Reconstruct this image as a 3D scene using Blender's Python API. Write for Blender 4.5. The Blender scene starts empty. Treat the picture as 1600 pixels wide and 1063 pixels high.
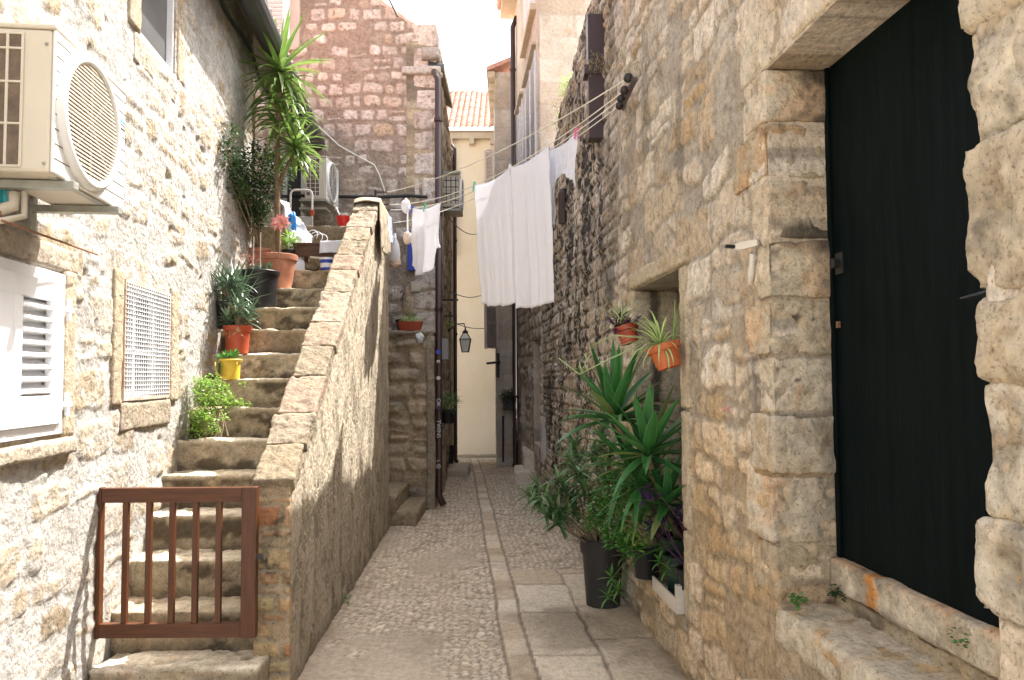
import bpy, math, random
import numpy as np
from mathutils import Vector, Matrix
R = math.radians
scene = bpy.context.scene
col = scene.collection
rng = random.Random(7)
F = 1156.0; CX, CY = 800.0, 531.5
PITCH = R(2.9); ROLL = R(0.4); CAMZ = 1.6
_R0 = Vector((1,0,0)); _U0 = Vector((0,-math.sin(PITCH),math.cos(PITCH))); _F = Vector((0,math.cos(PITCH),math.sin(PITCH)))
_R = _R0*math.cos(ROLL) - _U0*math.sin(ROLL); _U = _R0*math.sin(ROLL) + _U0*math.cos(ROLL)
CAM = Vector((0,0,CAMZ))
# ---- survey helpers: bearings read off the photograph, met with the planes of the place
def ray(px, py): return _R*((px-CX)/F) + _U*(-(py-CY)/F) + _F
def D(px, py, d):
    r = ray(px, py); return CAM + r*(d/r.y)
def plane_hit(px, py, a, b):            # vertical plane x = a + b*y
    r = ray(px, py); t = a/(r.x - b*r.y); return CAM + r*t
def G(px, py, z=0.0):
    r = ray(px, py); return CAM + r*((z-CAMZ)/r.z)
LA, LB = -1.632, -0.12                  # left house wall
RA, RB = 1.2236, -0.08                  # right wall
PA, PB = -0.984, -0.043                 # parapet, lane side
def WL(px, py, o=0): return plane_hit(px, py, LA+o, LB)
def WR(px, py, o=0): return plane_hit(px, py, RA-o, RB)
def lx(y): return LA+LB*y
def rx(y): return RA+RB*y
def pxx(y): return PA+PB*y

# ---- noise in numpy
def _h(ix, iy, iz, seed):
    n = (ix.astype(np.int64)*374761393 + iy.astype(np.int64)*668265263 + iz.astype(np.int64)*2147483647*0 + iz.astype(np.int64)*1274126177 + seed*974634777) & 0xffffffff
    n = ((n ^ (n >> 13)) * 1103515245) & 0xffffffff
    n = ((n ^ (n >> 16)) * 2246822519) & 0xffffffff
    n = n ^ (n >> 15)
    return (n & 0xffffff)/float(0xffffff)
def vn(x, y, z=None, seed=0):
    x = np.asarray(x, float); y = np.asarray(y, float)
    z = np.zeros_like(x) if z is None else np.asarray(z, float)
    xi, yi, zi = np.floor(x), np.floor(y), np.floor(z)
    fx, fy, fz = x-xi, y-yi, z-zi
    fx = fx*fx*(3-2*fx); fy = fy*fy*(3-2*fy); fz = fz*fz*(3-2*fz)
    def c(a,b,d): return _h(xi+a, yi+b, zi+d, seed)
    p0 = (c(0,0,0)*(1-fx)+c(1,0,0)*fx)*(1-fy) + (c(0,1,0)*(1-fx)+c(1,1,0)*fx)*fy
    if not np.any(z): return p0*2-1
    p1 = (c(0,0,1)*(1-fx)+c(1,0,1)*fx)*(1-fy) + (c(0,1,1)*(1-fx)+c(1,1,1)*fx)*fy
    return (p0*(1-fz)+p1*fz)*2-1
def fbm(x, y, z=None, seed=0, o=4, g=.5):
    s = 0; a = 1; t = 0
    for k in range(o):
        f = 2.03**k
        s = s + a*vn(np.asarray(x)*f+k*17.3, np.asarray(y)*f+k*9.1, None if z is None else np.asarray(z)*f, seed+k*31); t += a; a *= g
    return s/t
def ss(x, a=0., b=1.):
    t = np.clip((x-a)/(b-a), 0, 1); return t*t*(3-2*t)
def worley(x, y, seed=0, jit=.9):
    xi, yi = np.floor(x), np.floor(y)
    f1 = np.full(x.shape, 9.); f2 = np.full(x.shape, 9.); rid = np.zeros(x.shape)
    for a in (-1,0,1):
        for b in (-1,0,1):
            cx, cy = xi+a, yi+b; z = np.zeros_like(cx)
            px = cx+.5+(_h(cx,cy,z,seed)-.5)*jit; py = cy+.5+(_h(cx,cy,z,seed+5)-.5)*jit
            d = np.hypot(x-px, y-py); r = _h(cx,cy,z,seed+9)
            n = d < f1
            f2 = np.where(n, f1, np.minimum(f2, d)); rid = np.where(n, r, rid); f1 = np.where(n, d, f1)
    return f1, f2, rid

def masonry(u, v, seed, rh=(.12,.24), cw=(.15,.38), joint=.012, bevel=.03, warp=.03, rad=.04, bury=0., split=.25, wf=3.):
    """random rubble in rough courses -> (relief 0..1, stone mask, per-stone random)"""
    r = random.Random(seed)
    uu = u + warp*fbm(u*wf, v*wf, seed=seed, o=3)
    vv = v + warp*fbm(u*wf+40, v*wf+7, seed=seed+3, o=3)
    v0 = float(vv.min())-.05; vmax = float(vv.max())+.05; umin = float(uu.min())-.05; umax = float(uu.max())+.05
    relief = np.zeros(u.shape); mask = np.zeros(u.shape); rnd = np.zeros(u.shape)
    while v0 < vmax:
        hgt = r.uniform(*rh); v1 = v0+hgt
        inrow = (vv >= v0) & (vv < v1)
        u0 = umin - r.random()*cw[1]
        edges = [u0]
        while edges[-1] < umax: edges.append(edges[-1]+r.uniform(*cw)*(.7+.6*hgt/rh[1]))
        edges = np.array(edges)
        if inrow.any():
            U = uu[inrow]; V = vv[inrow]
            k = np.clip(np.searchsorted(edges, U)-1, 0, len(edges)-2)
            rr = np.array([r.random() for _ in edges]); sp = np.array([r.random() < split and hgt > .14 for _ in edges]); sf = np.array([r.uniform(.35,.65) for _ in edges])
            rb = np.array([r.random() for _ in edges])
            a = edges[k]; b = edges[k+1]
            lo = np.full(U.shape, v0); hi = np.full(U.shape, v1)
            mid = v0 + hgt*sf[k]; s = sp[k]
            upper = s & (V > mid); lower = s & (V <= mid)
            lo = np.where(upper, mid, lo); hi = np.where(lower, mid, hi)
            rv = np.where(upper, (rr[k]*7.31) % 1, rr[k]); bv = np.where(upper, (rb[k]*5.7) % 1, rb[k])
            du = np.minimum(U-a, b-U); dv = np.minimum(V-lo, hi-V)
            rad_ = np.minimum(rad*(.5+rv), (hi-lo)*.45)
            qu = np.maximum(rad_-du, 0); qv = np.maximum(rad_-dv, 0)
            dist = np.where((qu > 0) & (qv > 0), rad_-np.hypot(qu, qv), np.minimum(du, dv))
            e = dist - joint*(.5+bv)
            m = ss(e, -.004, .008); h = np.sqrt(ss(e, -.002, bevel))
            if bury: 
                bur = ss(bv, bury-.15, bury+.15); m = m*bur; h = h*bur
            relief[inrow] = h*(.55+.6*rv); mask[inrow] = m; rnd[inrow] = rv
        v0 = v1
    return relief, mask, rnd

# ---- materials
MATS = {}
def nodes(name):
    m = bpy.data.materials.new(name); m.use_nodes = True
    nt = m.node_tree; b = nt.nodes['Principled BSDF']; MATS[name] = m
    return m, nt, b
def N(nt, t, **kw):
    n = nt.nodes.new(t)
    for k, v in kw.items():
        if k in n.inputs: n.inputs[k].default_value = v
        else: setattr(n, k, v)
    return n
def c4(c): return (c[0], c[1], c[2], 1)
def ramp(nt, fac, stops):
    r = nt.nodes.new('ShaderNodeValToRGB'); e = r.color_ramp.elements
    e[0].position, e[0].color = stops[0][0], c4(stops[0][1]); e[1].position, e[1].color = stops[-1][0], c4(stops[-1][1])
    for p, c in stops[1:-1]: x = e.new(p); x.color = c4(c)
    nt.links.new(fac, r.inputs[0]); return r.outputs[0]
def mixc(nt, fac, a, b, mode='MIX'):
    m = nt.nodes.new('ShaderNodeMix'); m.data_type = 'RGBA'; m.blend_type = mode; m.clamp_factor = True
    for s, v in ((m.inputs[0], fac), (m.inputs[6], a), (m.inputs[7], b)):
        if hasattr(v, 'is_linked') or hasattr(v, 'links'): nt.links.new(v, s)
        else: s.default_value = v if isinstance(v, (int, float)) else c4(v)
    return m.outputs[2]
def noise(nt, scale, detail=5, rough=.55, stretch=None, seed=0, obj=True):
    tc = N(nt, 'ShaderNodeTexCoord'); mp = N(nt, 'ShaderNodeMapping')
    mp.inputs['Location'].default_value = (seed*3.1, seed*1.7, seed*.9)
    if stretch: mp.inputs['Scale'].default_value = stretch
    nt.links.new(tc.outputs['Object'], mp.inputs[0])
    n = N(nt, 'ShaderNodeTexNoise'); n.inputs['Scale'].default_value = scale; n.inputs['Detail'].default_value = detail; n.inputs['Roughness'].default_value = rough
    nt.links.new(mp.outputs[0], n.inputs['Vector']); return n.outputs['Fac']
def mrange(nt, v, a, b, c=0., d=1.):
    m = N(nt, 'ShaderNodeMapRange'); m.inputs[1].default_value = a; m.inputs[2].default_value = b; m.inputs[3].default_value = c; m.inputs[4].default_value = d
    nt.links.new(v, m.inputs[0]); return m.outputs[0]
def attr(nt, n): 
    a = N(nt, 'ShaderNodeAttribute'); a.attribute_name = n; return a.outputs['Fac']
def bump(nt, b, h, strength=.4, dist=.01):
    bp = N(nt, 'ShaderNodeBump'); bp.inputs['Strength'].default_value = strength; bp.inputs['Distance'].default_value = dist
    nt.links.new(h, bp.inputs['Height']); nt.links.new(bp.outputs[0], b.inputs['Normal']); return bp
def plain(name, c, rough=.6, metal=0., var=.12, scale=6., bmp=.15, bscale=60., spec=.4, c2=None, stretch=None, coat=0):
    m, nt, b = nodes(name)
    n = noise(nt, scale, 5, .6, stretch)
    hi = c2 if c2 else tuple(min(1, x*(1+var)) for x in c); lo = tuple(x*(1-var) for x in c) if not c2 else c
    cc = ramp(nt, n, [(.3, lo), (.7, hi)]); nt.links.new(cc, b.inputs['Base Color'])
    b.inputs['Roughness'].default_value = rough; b.inputs['Metallic'].default_value = metal; b.inputs['Specular IOR Level'].default_value = spec
    if coat: b.inputs['Coat Weight'].default_value = coat
    if bmp: bump(nt, b, noise(nt, bscale, 3, .6, stretch), bmp, .004)
    return m
def stone_mat(name, mortar, mortar2, stones, stain=(.07,.065,.06), t=None, grain=1., rough=.9, warm=(.45,.27,.12), warmamt=.5, stretch=None):
    """attributes: m stone mask, r stone random, st weathering, darker joints and hollows, t tint"""
    m, nt, b = nodes(name)
    n1 = noise(nt, 3., 6, .62); n2 = noise(nt, 22., 6, .65, seed=2); n3 = noise(nt, 90., 4, .6, seed=4); n4 = noise(nt, 7., 5, .6, seed=6)
    mo = ramp(nt, n1, [(.32, mortar), (.68, mortar2)])
    k = len(stones)
    st = ramp(nt, attr(nt, 'r'), [(i/(k-1), c) for i, c in enumerate(stones)])
    st = mixc(nt, mrange(nt, n4, .5, .75, 0, warmamt), st, warm)
    base = mixc(nt, attr(nt, 'm'), mo, st)
    g = ramp(nt, n2, [(.28, (.52,.50,.47)), (.5, (.93,.93,.93)), (.72, (1.25,1.22,1.18))])
    base = mixc(nt, .8*grain, base, g, 'MULTIPLY')
    pit = ramp(nt, n3, [(.34, (.42,.38,.33)), (.43, (1,1,1))])
    base = mixc(nt, .7*grain, base, pit, 'MULTIPLY')
    n5 = noise(nt, 38., 8, .75, seed=9)
    fle = ramp(nt, n5, [(.33, (.40,.35,.29)), (.45, (1,1,1)), (.60, (1,1,1)), (.68, (1.32,1.30,1.27))])
    base = mixc(nt, .75*grain, base, fle, 'MULTIPLY')
    if t: base = mixc(nt, attr(nt, 't'), base, t, 'MULTIPLY')
    base = mixc(nt, attr(nt, 'st'), base, stain)
    nt.links.new(base, b.inputs['Base Color']); b.inputs['Roughness'].default_value = rough; b.inputs['Specular IOR Level'].default_value = .2
    ad = N(nt, 'ShaderNodeMath'); ad.operation = 'MULTIPLY_ADD'; nt.links.new(n5, ad.inputs[0]); ad.inputs[1].default_value = .9
    vo = N(nt, 'ShaderNodeTexVoronoi'); vo.inputs['Scale'].default_value = 26.; tc = N(nt, 'ShaderNodeTexCoord'); dd = N(nt, 'ShaderNodeVectorMath'); dd.operation = 'ADD'
    dn = N(nt, 'ShaderNodeTexNoise'); dn.inputs['Scale'].default_value = 14.; ds = N(nt, 'ShaderNodeVectorMath'); ds.operation = 'SCALE'; ds.inputs['Scale'].default_value = .09
    nt.links.new(tc.outputs['Object'], dn.inputs['Vector']); nt.links.new(dn.outputs['Color'], ds.inputs[0]); nt.links.new(ds.outputs[0], dd.inputs[1]); nt.links.new(tc.outputs['Object'], dd.inputs[0]); nt.links.new(dd.outputs[0], vo.inputs['Vector'])
    a2 = N(nt, 'ShaderNodeMath'); a2.operation = 'MULTIPLY_ADD'; nt.links.new(vo.outputs['Distance'], a2.inputs[0]); a2.inputs[1].default_value = -.55; nt.links.new(n2, a2.inputs[2])
    nt.links.new(a2.outputs[0], ad.inputs[2])
    bump(nt, b, ad.outputs[0], .62, .024*(.4+.6*grain))
    return m
def leaf_mat(name, c1, c2, edge=None, rough=.4, trans=.3, scale=3.):
    m, nt, b = nodes(name)
    n = noise(nt, scale, 3, .6); cc = ramp(nt, n, [(.3, c1), (.7, c2)])
    cc = mixc(nt, mrange(nt, attr(nt, 'r'), 0, 1, 0, .5), cc, tuple(x*1.6 for x in c2)); cc = mixc(nt, mrange(nt, attr(nt, 'r'), .86, .97, 0, .6), cc, (.26,.21,.08)) if trans != .15 else cc
    if edge: cc = mixc(nt, mrange(nt, attr(nt, 'e'), .35, .6), edge, cc) if name.startswith('spider') else mixc(nt, mrange(nt, attr(nt, 'e'), .8, 1.), cc, edge)
    nt.links.new(cc, b.inputs['Base Color']); b.inputs['Roughness'].default_value = rough
    tr = N(nt, 'ShaderNodeBsdfTranslucent'); hs = N(nt, 'ShaderNodeHueSaturation'); hs.inputs['Value'].default_value = 1.5; nt.links.new(cc, hs.inputs['Color']); nt.links.new(hs.outputs[0], tr.inputs[0])
    mx = N(nt, 'ShaderNodeMixShader'); mx.inputs[0].default_value = trans
    nt.links.new(b.outputs[0], mx.inputs[1]); nt.links.new(tr.outputs[0], mx.inputs[2])
    nt.links.new(mx.outputs[0], nt.nodes['Material Output'].inputs[0]); return m

# ---- objects
def root_of(o):
    while o.parent: o = o.parent
    return o
def tag(o, label=None, cat=None, group=None, kind=None):
    if label: o['label'] = label
    if cat: o['category'] = cat
    if group: o['group'] = group
    if kind: o['kind'] = kind
    return o
def thing(name, loc, label, cat, group=None):
    o = bpy.data.objects.new(name, None); o.empty_display_size = .1; o.location = Vector(loc); col.objects.link(o)
    return tag(o, label, cat, group)
def link_mesh(name, V, faces, mat, parent=None, attrs=None, smooth=True, origin=None):
    V = np.asarray(V, float).reshape(-1, 3)
    if parent is not None: org = np.array(root_of(parent).location)
    elif origin is not None: org = np.array(origin, float)
    else:
        org = np.array([(V[:,0].min()+V[:,0].max())/2, (V[:,1].min()+V[:,1].max())/2, V[:,2].min()])
    me = bpy.data.meshes.new(name)
    if isinstance(faces, np.ndarray):
        me.vertices.add(len(V)); me.vertices.foreach_set('co', (V-org).astype(np.float32).ravel())
        nf = len(faces); me.loops.add(nf*4); me.loops.foreach_set('vertex_index', faces.astype(np.int32).ravel())
        me.polygons.add(nf); me.polygons.foreach_set('loop_start', np.arange(0, nf*4, 4, dtype=np.int32)); 
        try: me.polygons.foreach_set('loop_total', np.full(nf, 4, dtype=np.int32))
        except Exception: pass
        me.update(calc_edges=True)
    else:
        me.from_pydata([tuple(p) for p in (V-org)], [], faces); me.update()
    if smooth: me.polygons.foreach_set('use_smooth', [True]*len(me.polygons))
    if attrs:
        for k, a in attrs.items():
            at = me.attributes.new(k, 'FLOAT', 'POINT'); at.data.foreach_set('value', np.asarray(a, np.float32).ravel())
    me.materials.append(mat)
    o = bpy.data.objects.new(name, me); col.objects.link(o)
    if parent is not None: o.parent = parent
    else: o.location = org
    return o

class MB:
    def __init__(s): s.v = []; s.f = []; s.a = {}
    def add(s, vs, fs, **at):
        b = len(s.v); s.v += [tuple(p) for p in vs]; s.f += [tuple(i+b for i in f) for f in fs]
        for k in set(list(s.a)+list(at)):
            l = s.a.setdefault(k, []); l += [0.]*(b-len(l))
            x = at.get(k, 0.); l += (list(x) if hasattr(x, '__len__') else [x]*len(vs))
        return s
    def box(s, c, size, rot=None, ax=None):
        hx, hy, hz = size[0]/2, size[1]/2, size[2]/2; c = Vector(c)
        P = [Vector((x*hx, y*hy, z*hz)) for x in (-1,1) for y in (-1,1) for z in (-1,1)]
        if rot is not None: P = [rot @ p for p in P]
        return s.add([p+c for p in P], [(0,1,3,2),(4,6,7,5),(0,4,5,1),(2,3,7,6),(0,2,6,4),(1,5,7,3)])
    def bb(s, x0, x1, y0, y1, z0, z1): return s.box(((x0+x1)/2,(y0+y1)/2,(z0+z1)/2), (x1-x0,y1-y0,z1-z0))
    def bar(s, a, b, w, h=None, up=(0,0,1)):
        a, b = Vector(a), Vector(b); d = (b-a); L = d.length; d.normalize(); up = Vector(up)
        if abs(d.dot(up)) > .98: up = Vector((0,1,0))
        x = d.cross(up).normalized(); z = x.cross(d)
        return s.box((a+b)/2, (w, L, h or w), Matrix((x, d, z)).transposed())
    def tube(s, pts, r, seg=8, cap=True):
        pts = [Vector(p) for p in pts]; n = len(pts); rs = r if hasattr(r, '__len__') else [r]*n
        vs = []; fs = []; px = None
        for i, p in enumerate(pts):
            t = (pts[min(i+1,n-1)]-pts[max(i-1,0)]).normalized()
            if px is None: px = t.orthogonal().normalized()
            x = (px - t*px.dot(t)).normalized(); px = x; y = t.cross(x)
            for k in range(seg):
                a = 2*math.pi*k/seg; vs.append(p + (x*math.cos(a)+y*math.sin(a))*rs[i])
        for i in range(n-1):
            for k in range(seg):
                a = i*seg+k; b = i*seg+(k+1)%seg; fs.append((a, b, b+seg, a+seg))
        if cap: fs.append(tuple(range(seg))[::-1]); fs.append(tuple((n-1)*seg+k for k in range(seg)))
        return s.add(vs, fs)
    def lathe(s, prof, c, seg=28, squash=1., tilt=None):
        c = Vector(c); vs = []; fs = []; n = len(prof)
        for r, z in prof:
            for k in range(seg):
                a = 2*math.pi*k/seg; p = Vector((r*math.cos(a), r*math.sin(a)*squash, z))
                if tilt: p = tilt @ p
                vs.append(p+c)
        for i in range(n-1):
            for k in range(seg):
                a = i*seg+k; b = i*seg+(k+1)%seg; fs.append((a, b, b+seg, a+seg))
        if prof[0][0] > 1e-4: fs.append(tuple(range(seg))[::-1])
        if prof[-1][0] > 1e-4: fs.append(tuple((n-1)*seg+k for k in range(seg)))
        return s.add(vs, fs)
    def blade(s, base, az, el, L, W, droop, seg=6, fold=.25, rr=0., twist=0.):
        p = Vector(base); vs = []; ev = []
        for i in range(seg+1):
            t = i/seg; e = el - droop*t**1.3; d = Vector((math.cos(az)*math.cos(e), math.sin(az)*math.cos(e), math.sin(e)))
            side = Vector((-math.sin(az+twist*t), math.cos(az+twist*t), 0)); up = side.cross(d)*-1
            w = W*.5*min(1, .45+t*3)*(1-t**2.6)+.0006
            vs += [p+side*w, p-abs(fold)*w*Vector((0,0,1)), p-side*w]; ev += [1, 0, 1]
            p = p + d*(L/seg)
        fs = []
        for i in range(seg):
            a = i*3; fs += [(a, a+1, a+4, a+3), (a+1, a+2, a+5, a+4)]
        return s.add(vs, fs, e=ev, r=rr)
    def rosette(s, c, n, L, W, el=(0,1.4), droop=(.3,1.2), R_=None, az=(0, 6.283), fold=.25, seg=6):
        R_ = R_ or rng
        for i in range(n):
            t = i/max(1, n-1); e = el[0]+(el[1]-el[0])*t + R_.uniform(-.12,.12); a = az[0]+ (az[1]-az[0])*((i*.618)%1) + R_.uniform(-.2,.2)
            l = L*R_.uniform(.7,1.1)*(1-.25*abs(t-.5)); dr = droop[1]+(droop[0]-droop[1])*t
            s.blade(Vector(c)+Vector((0,0,.02*t)), a, e, l, W*R_.uniform(.8,1.1), dr*R_.uniform(.7,1.2), rr=R_.random(), twist=R_.uniform(-.4,.4), fold=fold, seg=seg)
        return s
    def leaf(s, p, az, el, L, W, rr=0.):
        d = Vector((math.cos(az)*math.cos(el), math.sin(az)*math.cos(el), math.sin(el))); side = Vector((-math.sin(az), math.cos(az), 0)); p = Vector(p)
        up = side.cross(d)*-1
        return s.add([p, p+d*L*.45+side*W*.5, p+d*L-up*L*.1, p+d*L*.45-side*W*.5, p+d*L*.5+up*W*.18], [(0,4,1),(1,4,2),(2,4,3),(3,4,0)], r=rr, e=[0,1,1,1,0])
    def build(s, name, mat, parent=None, smooth=False, origin=None, bevel=0, solid=0, auto=False):
        at = {k: l+[0.]*(len(s.v)-len(l)) for k, l in s.a.items()}
        o = link_mesh(name, s.v, s.f, mat, parent, at, smooth, origin)
        if solid: m = o.modifiers.new('solid', 'SOLIDIFY'); m.thickness = solid; m.offset = 0
        if bevel: m = o.modifiers.new('bevel', 'BEVEL'); m.width = bevel; m.segments = 2; m.limit_method = 'ANGLE'; m.angle_limit = R(40)
        return o

def rough_box(name, c, size, mat, parent=None, cell=.03, amp=.008, rad=.02, zrot=0., seed=0, st=0., r=None, m=1., freq=9., origin=None, stf=None, t=0., taper=None, tf=None):
    """a stone block: rounded box with worn, uneven faces"""
    a, b, h = size[0]/2, size[1]/2, size[2]/2
    ns = [max(2, min(70, int(round(2*x/cell)))) for x in (a, b, h)]
    nx, ny, nz = ns
    I = {}; P = []; Fc = []
    def vid(i, j, k):
        q = (i,j,k)
        if q not in I: I[q] = len(P); P.append((-a+2*a*i/nx, -b+2*b*j/ny, -h+2*h*k/nz))
        return I[q]
    for j in range(ny):
        for k in range(nz):
            Fc.append((vid(0,j,k),vid(0,j,k+1),vid(0,j+1,k+1),vid(0,j+1,k))); Fc.append((vid(nx,j,k),vid(nx,j+1,k),vid(nx,j+1,k+1),vid(nx,j,k+1)))
    for i in range(nx):
        for k in range(nz):
            Fc.append((vid(i,0,k),vid(i+1,0,k),vid(i+1,0,k+1),vid(i,0,k+1))); Fc.append((vid(i,ny,k),vid(i,ny,k+1),vid(i+1,ny,k+1),vid(i+1,ny,k)))
    for i in range(nx):
        for j in range(ny):
            Fc.append((vid(i,j,0),vid(i,j+1,0),vid(i+1,j+1,0),vid(i+1,j,0))); Fc.append((vid(i,j,nz),vid(i+1,j,nz),vid(i+1,j+1,nz),vid(i,j+1,nz)))
    P = np.array(P); H = np.array([a,b,h]); rad = min(rad, .9*H.min())
    sd = seed*13.7
    rl = rad*(1+.8*fbm(P[:,0]*6+sd, P[:,1]*6, P[:,2]*6, seed=seed))[:,None]
    q = np.clip(P, -(H-rl), H-rl); d = P-q; L = np.linalg.norm(d, axis=1, keepdims=True)
    nrm = np.where(L > 1e-6, d/np.maximum(L, 1e-6), 0)
    P2 = np.where(L > 1e-6, q+nrm*rl, P)
    n = fbm(P[:,0]*freq+sd, P[:,1]*freq+3, P[:,2]*freq+5, seed=seed+1, o=5, g=.62)
    chip = ss(fbm(P[:,0]*freq*.7+sd, P[:,1]*freq*.7, P[:,2]*freq*.7, seed=seed+8, o=4, g=.65), .08, .26)
    P2 = P2 + nrm*(n*amp*1.6-chip*amp*1.1)[:,None]
    if taper: P2[:,0] *= 1+taper*(P2[:,2]/h)
    ca, sa = math.cos(zrot), math.sin(zrot)
    X = P2[:,0]*ca-P2[:,1]*sa + c[0]; Y = P2[:,0]*sa+P2[:,1]*ca + c[1]; Z = P2[:,2]+c[2]
    V = np.stack([X,Y,Z], 1)
    rv = (seed*.618) % 1 if r is None else r
    sta = np.full(len(P), float(st)) if stf is None else stf(V, n)
    return link_mesh(name, V, np.array(Fc), mat, parent, {'r': np.full(len(P), rv), 'm': np.full(len(P), float(m)), 'st': sta, 't': np.full(len(P), float(t)) if tf is None else tf(V)}, True, origin)

def spacing(a, b, fn, extra=()):
    xs = [a]
    while xs[-1] < b: xs.append(xs[-1]+fn(xs[-1]))
    xs[-1] = b; xs = np.array(xs)
    for e in extra:
        if a < e < b: xs[np.argmin(abs(xs-e))] = e
    return xs
def wall(name, O, ud, nrm, us, vs, hf, mat, parent=None, holes=(), thick=.3, top=None, vb=None, origin=None, damp=.05):
    """a wall as a real relief surface with reveals round its openings, a top, ends and a back"""
    U, V = np.meshgrid(us, vs, indexing='ij')
    if top is not None:
        T = np.array([top(u) for u in us])[:,None]; vb0 = vb if vb is not None else vs[0]; vm = vs[-1]
        V = np.where(V <= vb0, V, vb0+(V-vb0)*(T-vb0)/(vm-vb0))
    h, at = hf(U, V)
    for (a,b,c,d,dep) in holes:
        dist = np.maximum(np.maximum(a-U, U-b), np.maximum(c-V, V-d)); h = h*ss(dist, -.001, damp)
    O = np.array(O, float); ud = np.array(ud, float); nrm = np.array(nrm, float)
    def pos(U, V, h): 
        P = O + U[...,None]*ud + h[...,None]*nrm; P = P.copy(); P[...,2] += V; return P
    P = pos(U, V, h); nu, nv = U.shape
    keep = np.ones((nu-1, nv-1), bool); uc = (us[:-1]+us[1:])/2; vc = (V[:-1,:-1]+V[1:,1:])/2
    dep = np.full((nu, nv), thick)
    for (a,b,c,d,dp) in holes:
        keep &= ~((uc[:,None] > a) & (uc[:,None] < b) & (vc > c) & (vc < d))
        dep = np.where((U > a-1e-6) & (U < b+1e-6) & (V > c-1e-6) & (V < d+1e-6), dp, dep)
    idx = np.arange(nu*nv).reshape(nu, nv)
    i, j = np.nonzero(keep)
    flip = np.dot(np.cross(ud, (0,0,1)), nrm) < 0
    q = np.stack([idx[i,j], idx[i+1,j], idx[i+1,j+1], idx[i,j+1]], 1)
    if flip: q = q[:, ::-1]
    faces = [q]; verts = [P.reshape(-1,3)]; ats = {k: [a.ravel()] for k, a in at.items()}
    # rim: edges between a kept and a removed (or outside) cell
    kp = np.zeros((nu+1, nv+1), bool); kp[1:-1,1:-1] = keep
    Bk = pos(U, V, -dep)
    base = nu*nv; verts.append(Bk.reshape(-1,3)); [ats[k].append(at[k].ravel()) for k in ats]
    base2 = 2*base; verts.append(P.reshape(-1,3)); [ats[k].append(at[k].ravel()) for k in ats]
    rim = []; fr = idx; 
    for a_ in range(nu):
        e = np.nonzero(kp[a_,1:-1] != kp[a_+1,1:-1])[0]
        for b_ in e: rim.append((idx[a_,b_]+base2, idx[a_,b_+1]+base2, idx[a_,b_+1]+base, idx[a_,b_]+base))
    for b_ in range(nv):
        e = np.nonzero(kp[1:-1,b_] != kp[1:-1,b_+1])[0]
        for a_ in e: rim.append((idx[a_,b_]+base2, idx[a_+1,b_]+base2, idx[a_+1,b_]+base, idx[a_,b_]+base))
    faces.append(np.array(rim, dtype=np.int64))
    if not holes: faces.append(np.array([[idx[0,0]+base, idx[0,-1]+base, idx[-1,-1]+base, idx[-1,0]+base]]))
    VV = np.concatenate(verts); FF = np.concatenate(faces); used, inv = np.unique(FF, return_inverse=True)
    return link_mesh(name, VV[used], inv.reshape(FF.shape), mat, parent, {k: np.concatenate(v)[used] for k, v in ats.items()}, True, origin)

# ======================= camera, sky, sun
cd = bpy.data.cameras.new('camera'); cam = bpy.data.objects.new('camera', cd); col.objects.link(cam)
cd.sensor_width = 36; cd.lens = 36*F/1600; cd.clip_start = .05; cd.clip_end = 500
M_ = Matrix((_R, _U, -_F)).transposed().to_4x4(); M_.translation = CAM; cam.matrix_world = M_
scene.camera = cam
SUN = Vector((.48, .42, 1.0)).normalized()
el = math.asin(SUN.z); az = math.atan2(SUN.x, SUN.y)
w = bpy.data.worlds.new('World'); scene.world = w; w.use_nodes = True
wn = w.node_tree; bg = wn.nodes['Background']
sk = wn.nodes.new('ShaderNodeTexSky'); sk.sky_type = 'NISHITA'; sk.sun_disc = False; sk.sun_elevation = el; sk.sun_rotation = az
sk.dust_density = 3.5; sk.air_density = 1.0; sk.ozone_density = 1.0
bw = wn.nodes.new('ShaderNodeRGBToBW'); wn.links.new(sk.outputs[0], bw.inputs[0])   # hazy, milky sky
mxw = wn.nodes.new('ShaderNodeMix'); mxw.data_type = 'RGBA'; mxw.inputs[0].default_value = .62
wn.links.new(sk.outputs[0], mxw.inputs[6]); wn.links.new(bw.outputs[0], mxw.inputs[7]); wb = wn.nodes.new('ShaderNodeMix'); wb.data_type = 'RGBA'; wb.blend_type = 'MULTIPLY'; wb.clamp_factor = False; wb.inputs[0].default_value = 1; wb.inputs[7].default_value = (1.04, 1.0, .95, 1)
wn.links.new(mxw.outputs[2], wb.inputs[6]); wn.links.new(wb.outputs[2], bg.inputs[0]); bg.inputs[1].default_value = .15
sl = bpy.data.lights.new('sun', 'SUN'); sl.energy = 2.5; sl.angle = R(.53); sl.color = (1, .96, .90)
so = bpy.data.objects.new('sun', sl); col.objects.link(so); so.rotation_euler = SUN.to_track_quat('Z', 'Y').to_euler(); so.location = (8, 6, 14)
scene.view_settings.view_transform = 'Standard'; scene.view_settings.look = 'None'; scene.view_settings.exposure = 2.45; scene.view_settings.gamma = 1
scene.cycles.max_bounces = 8; scene.cycles.diffuse_bounces = 5

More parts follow.
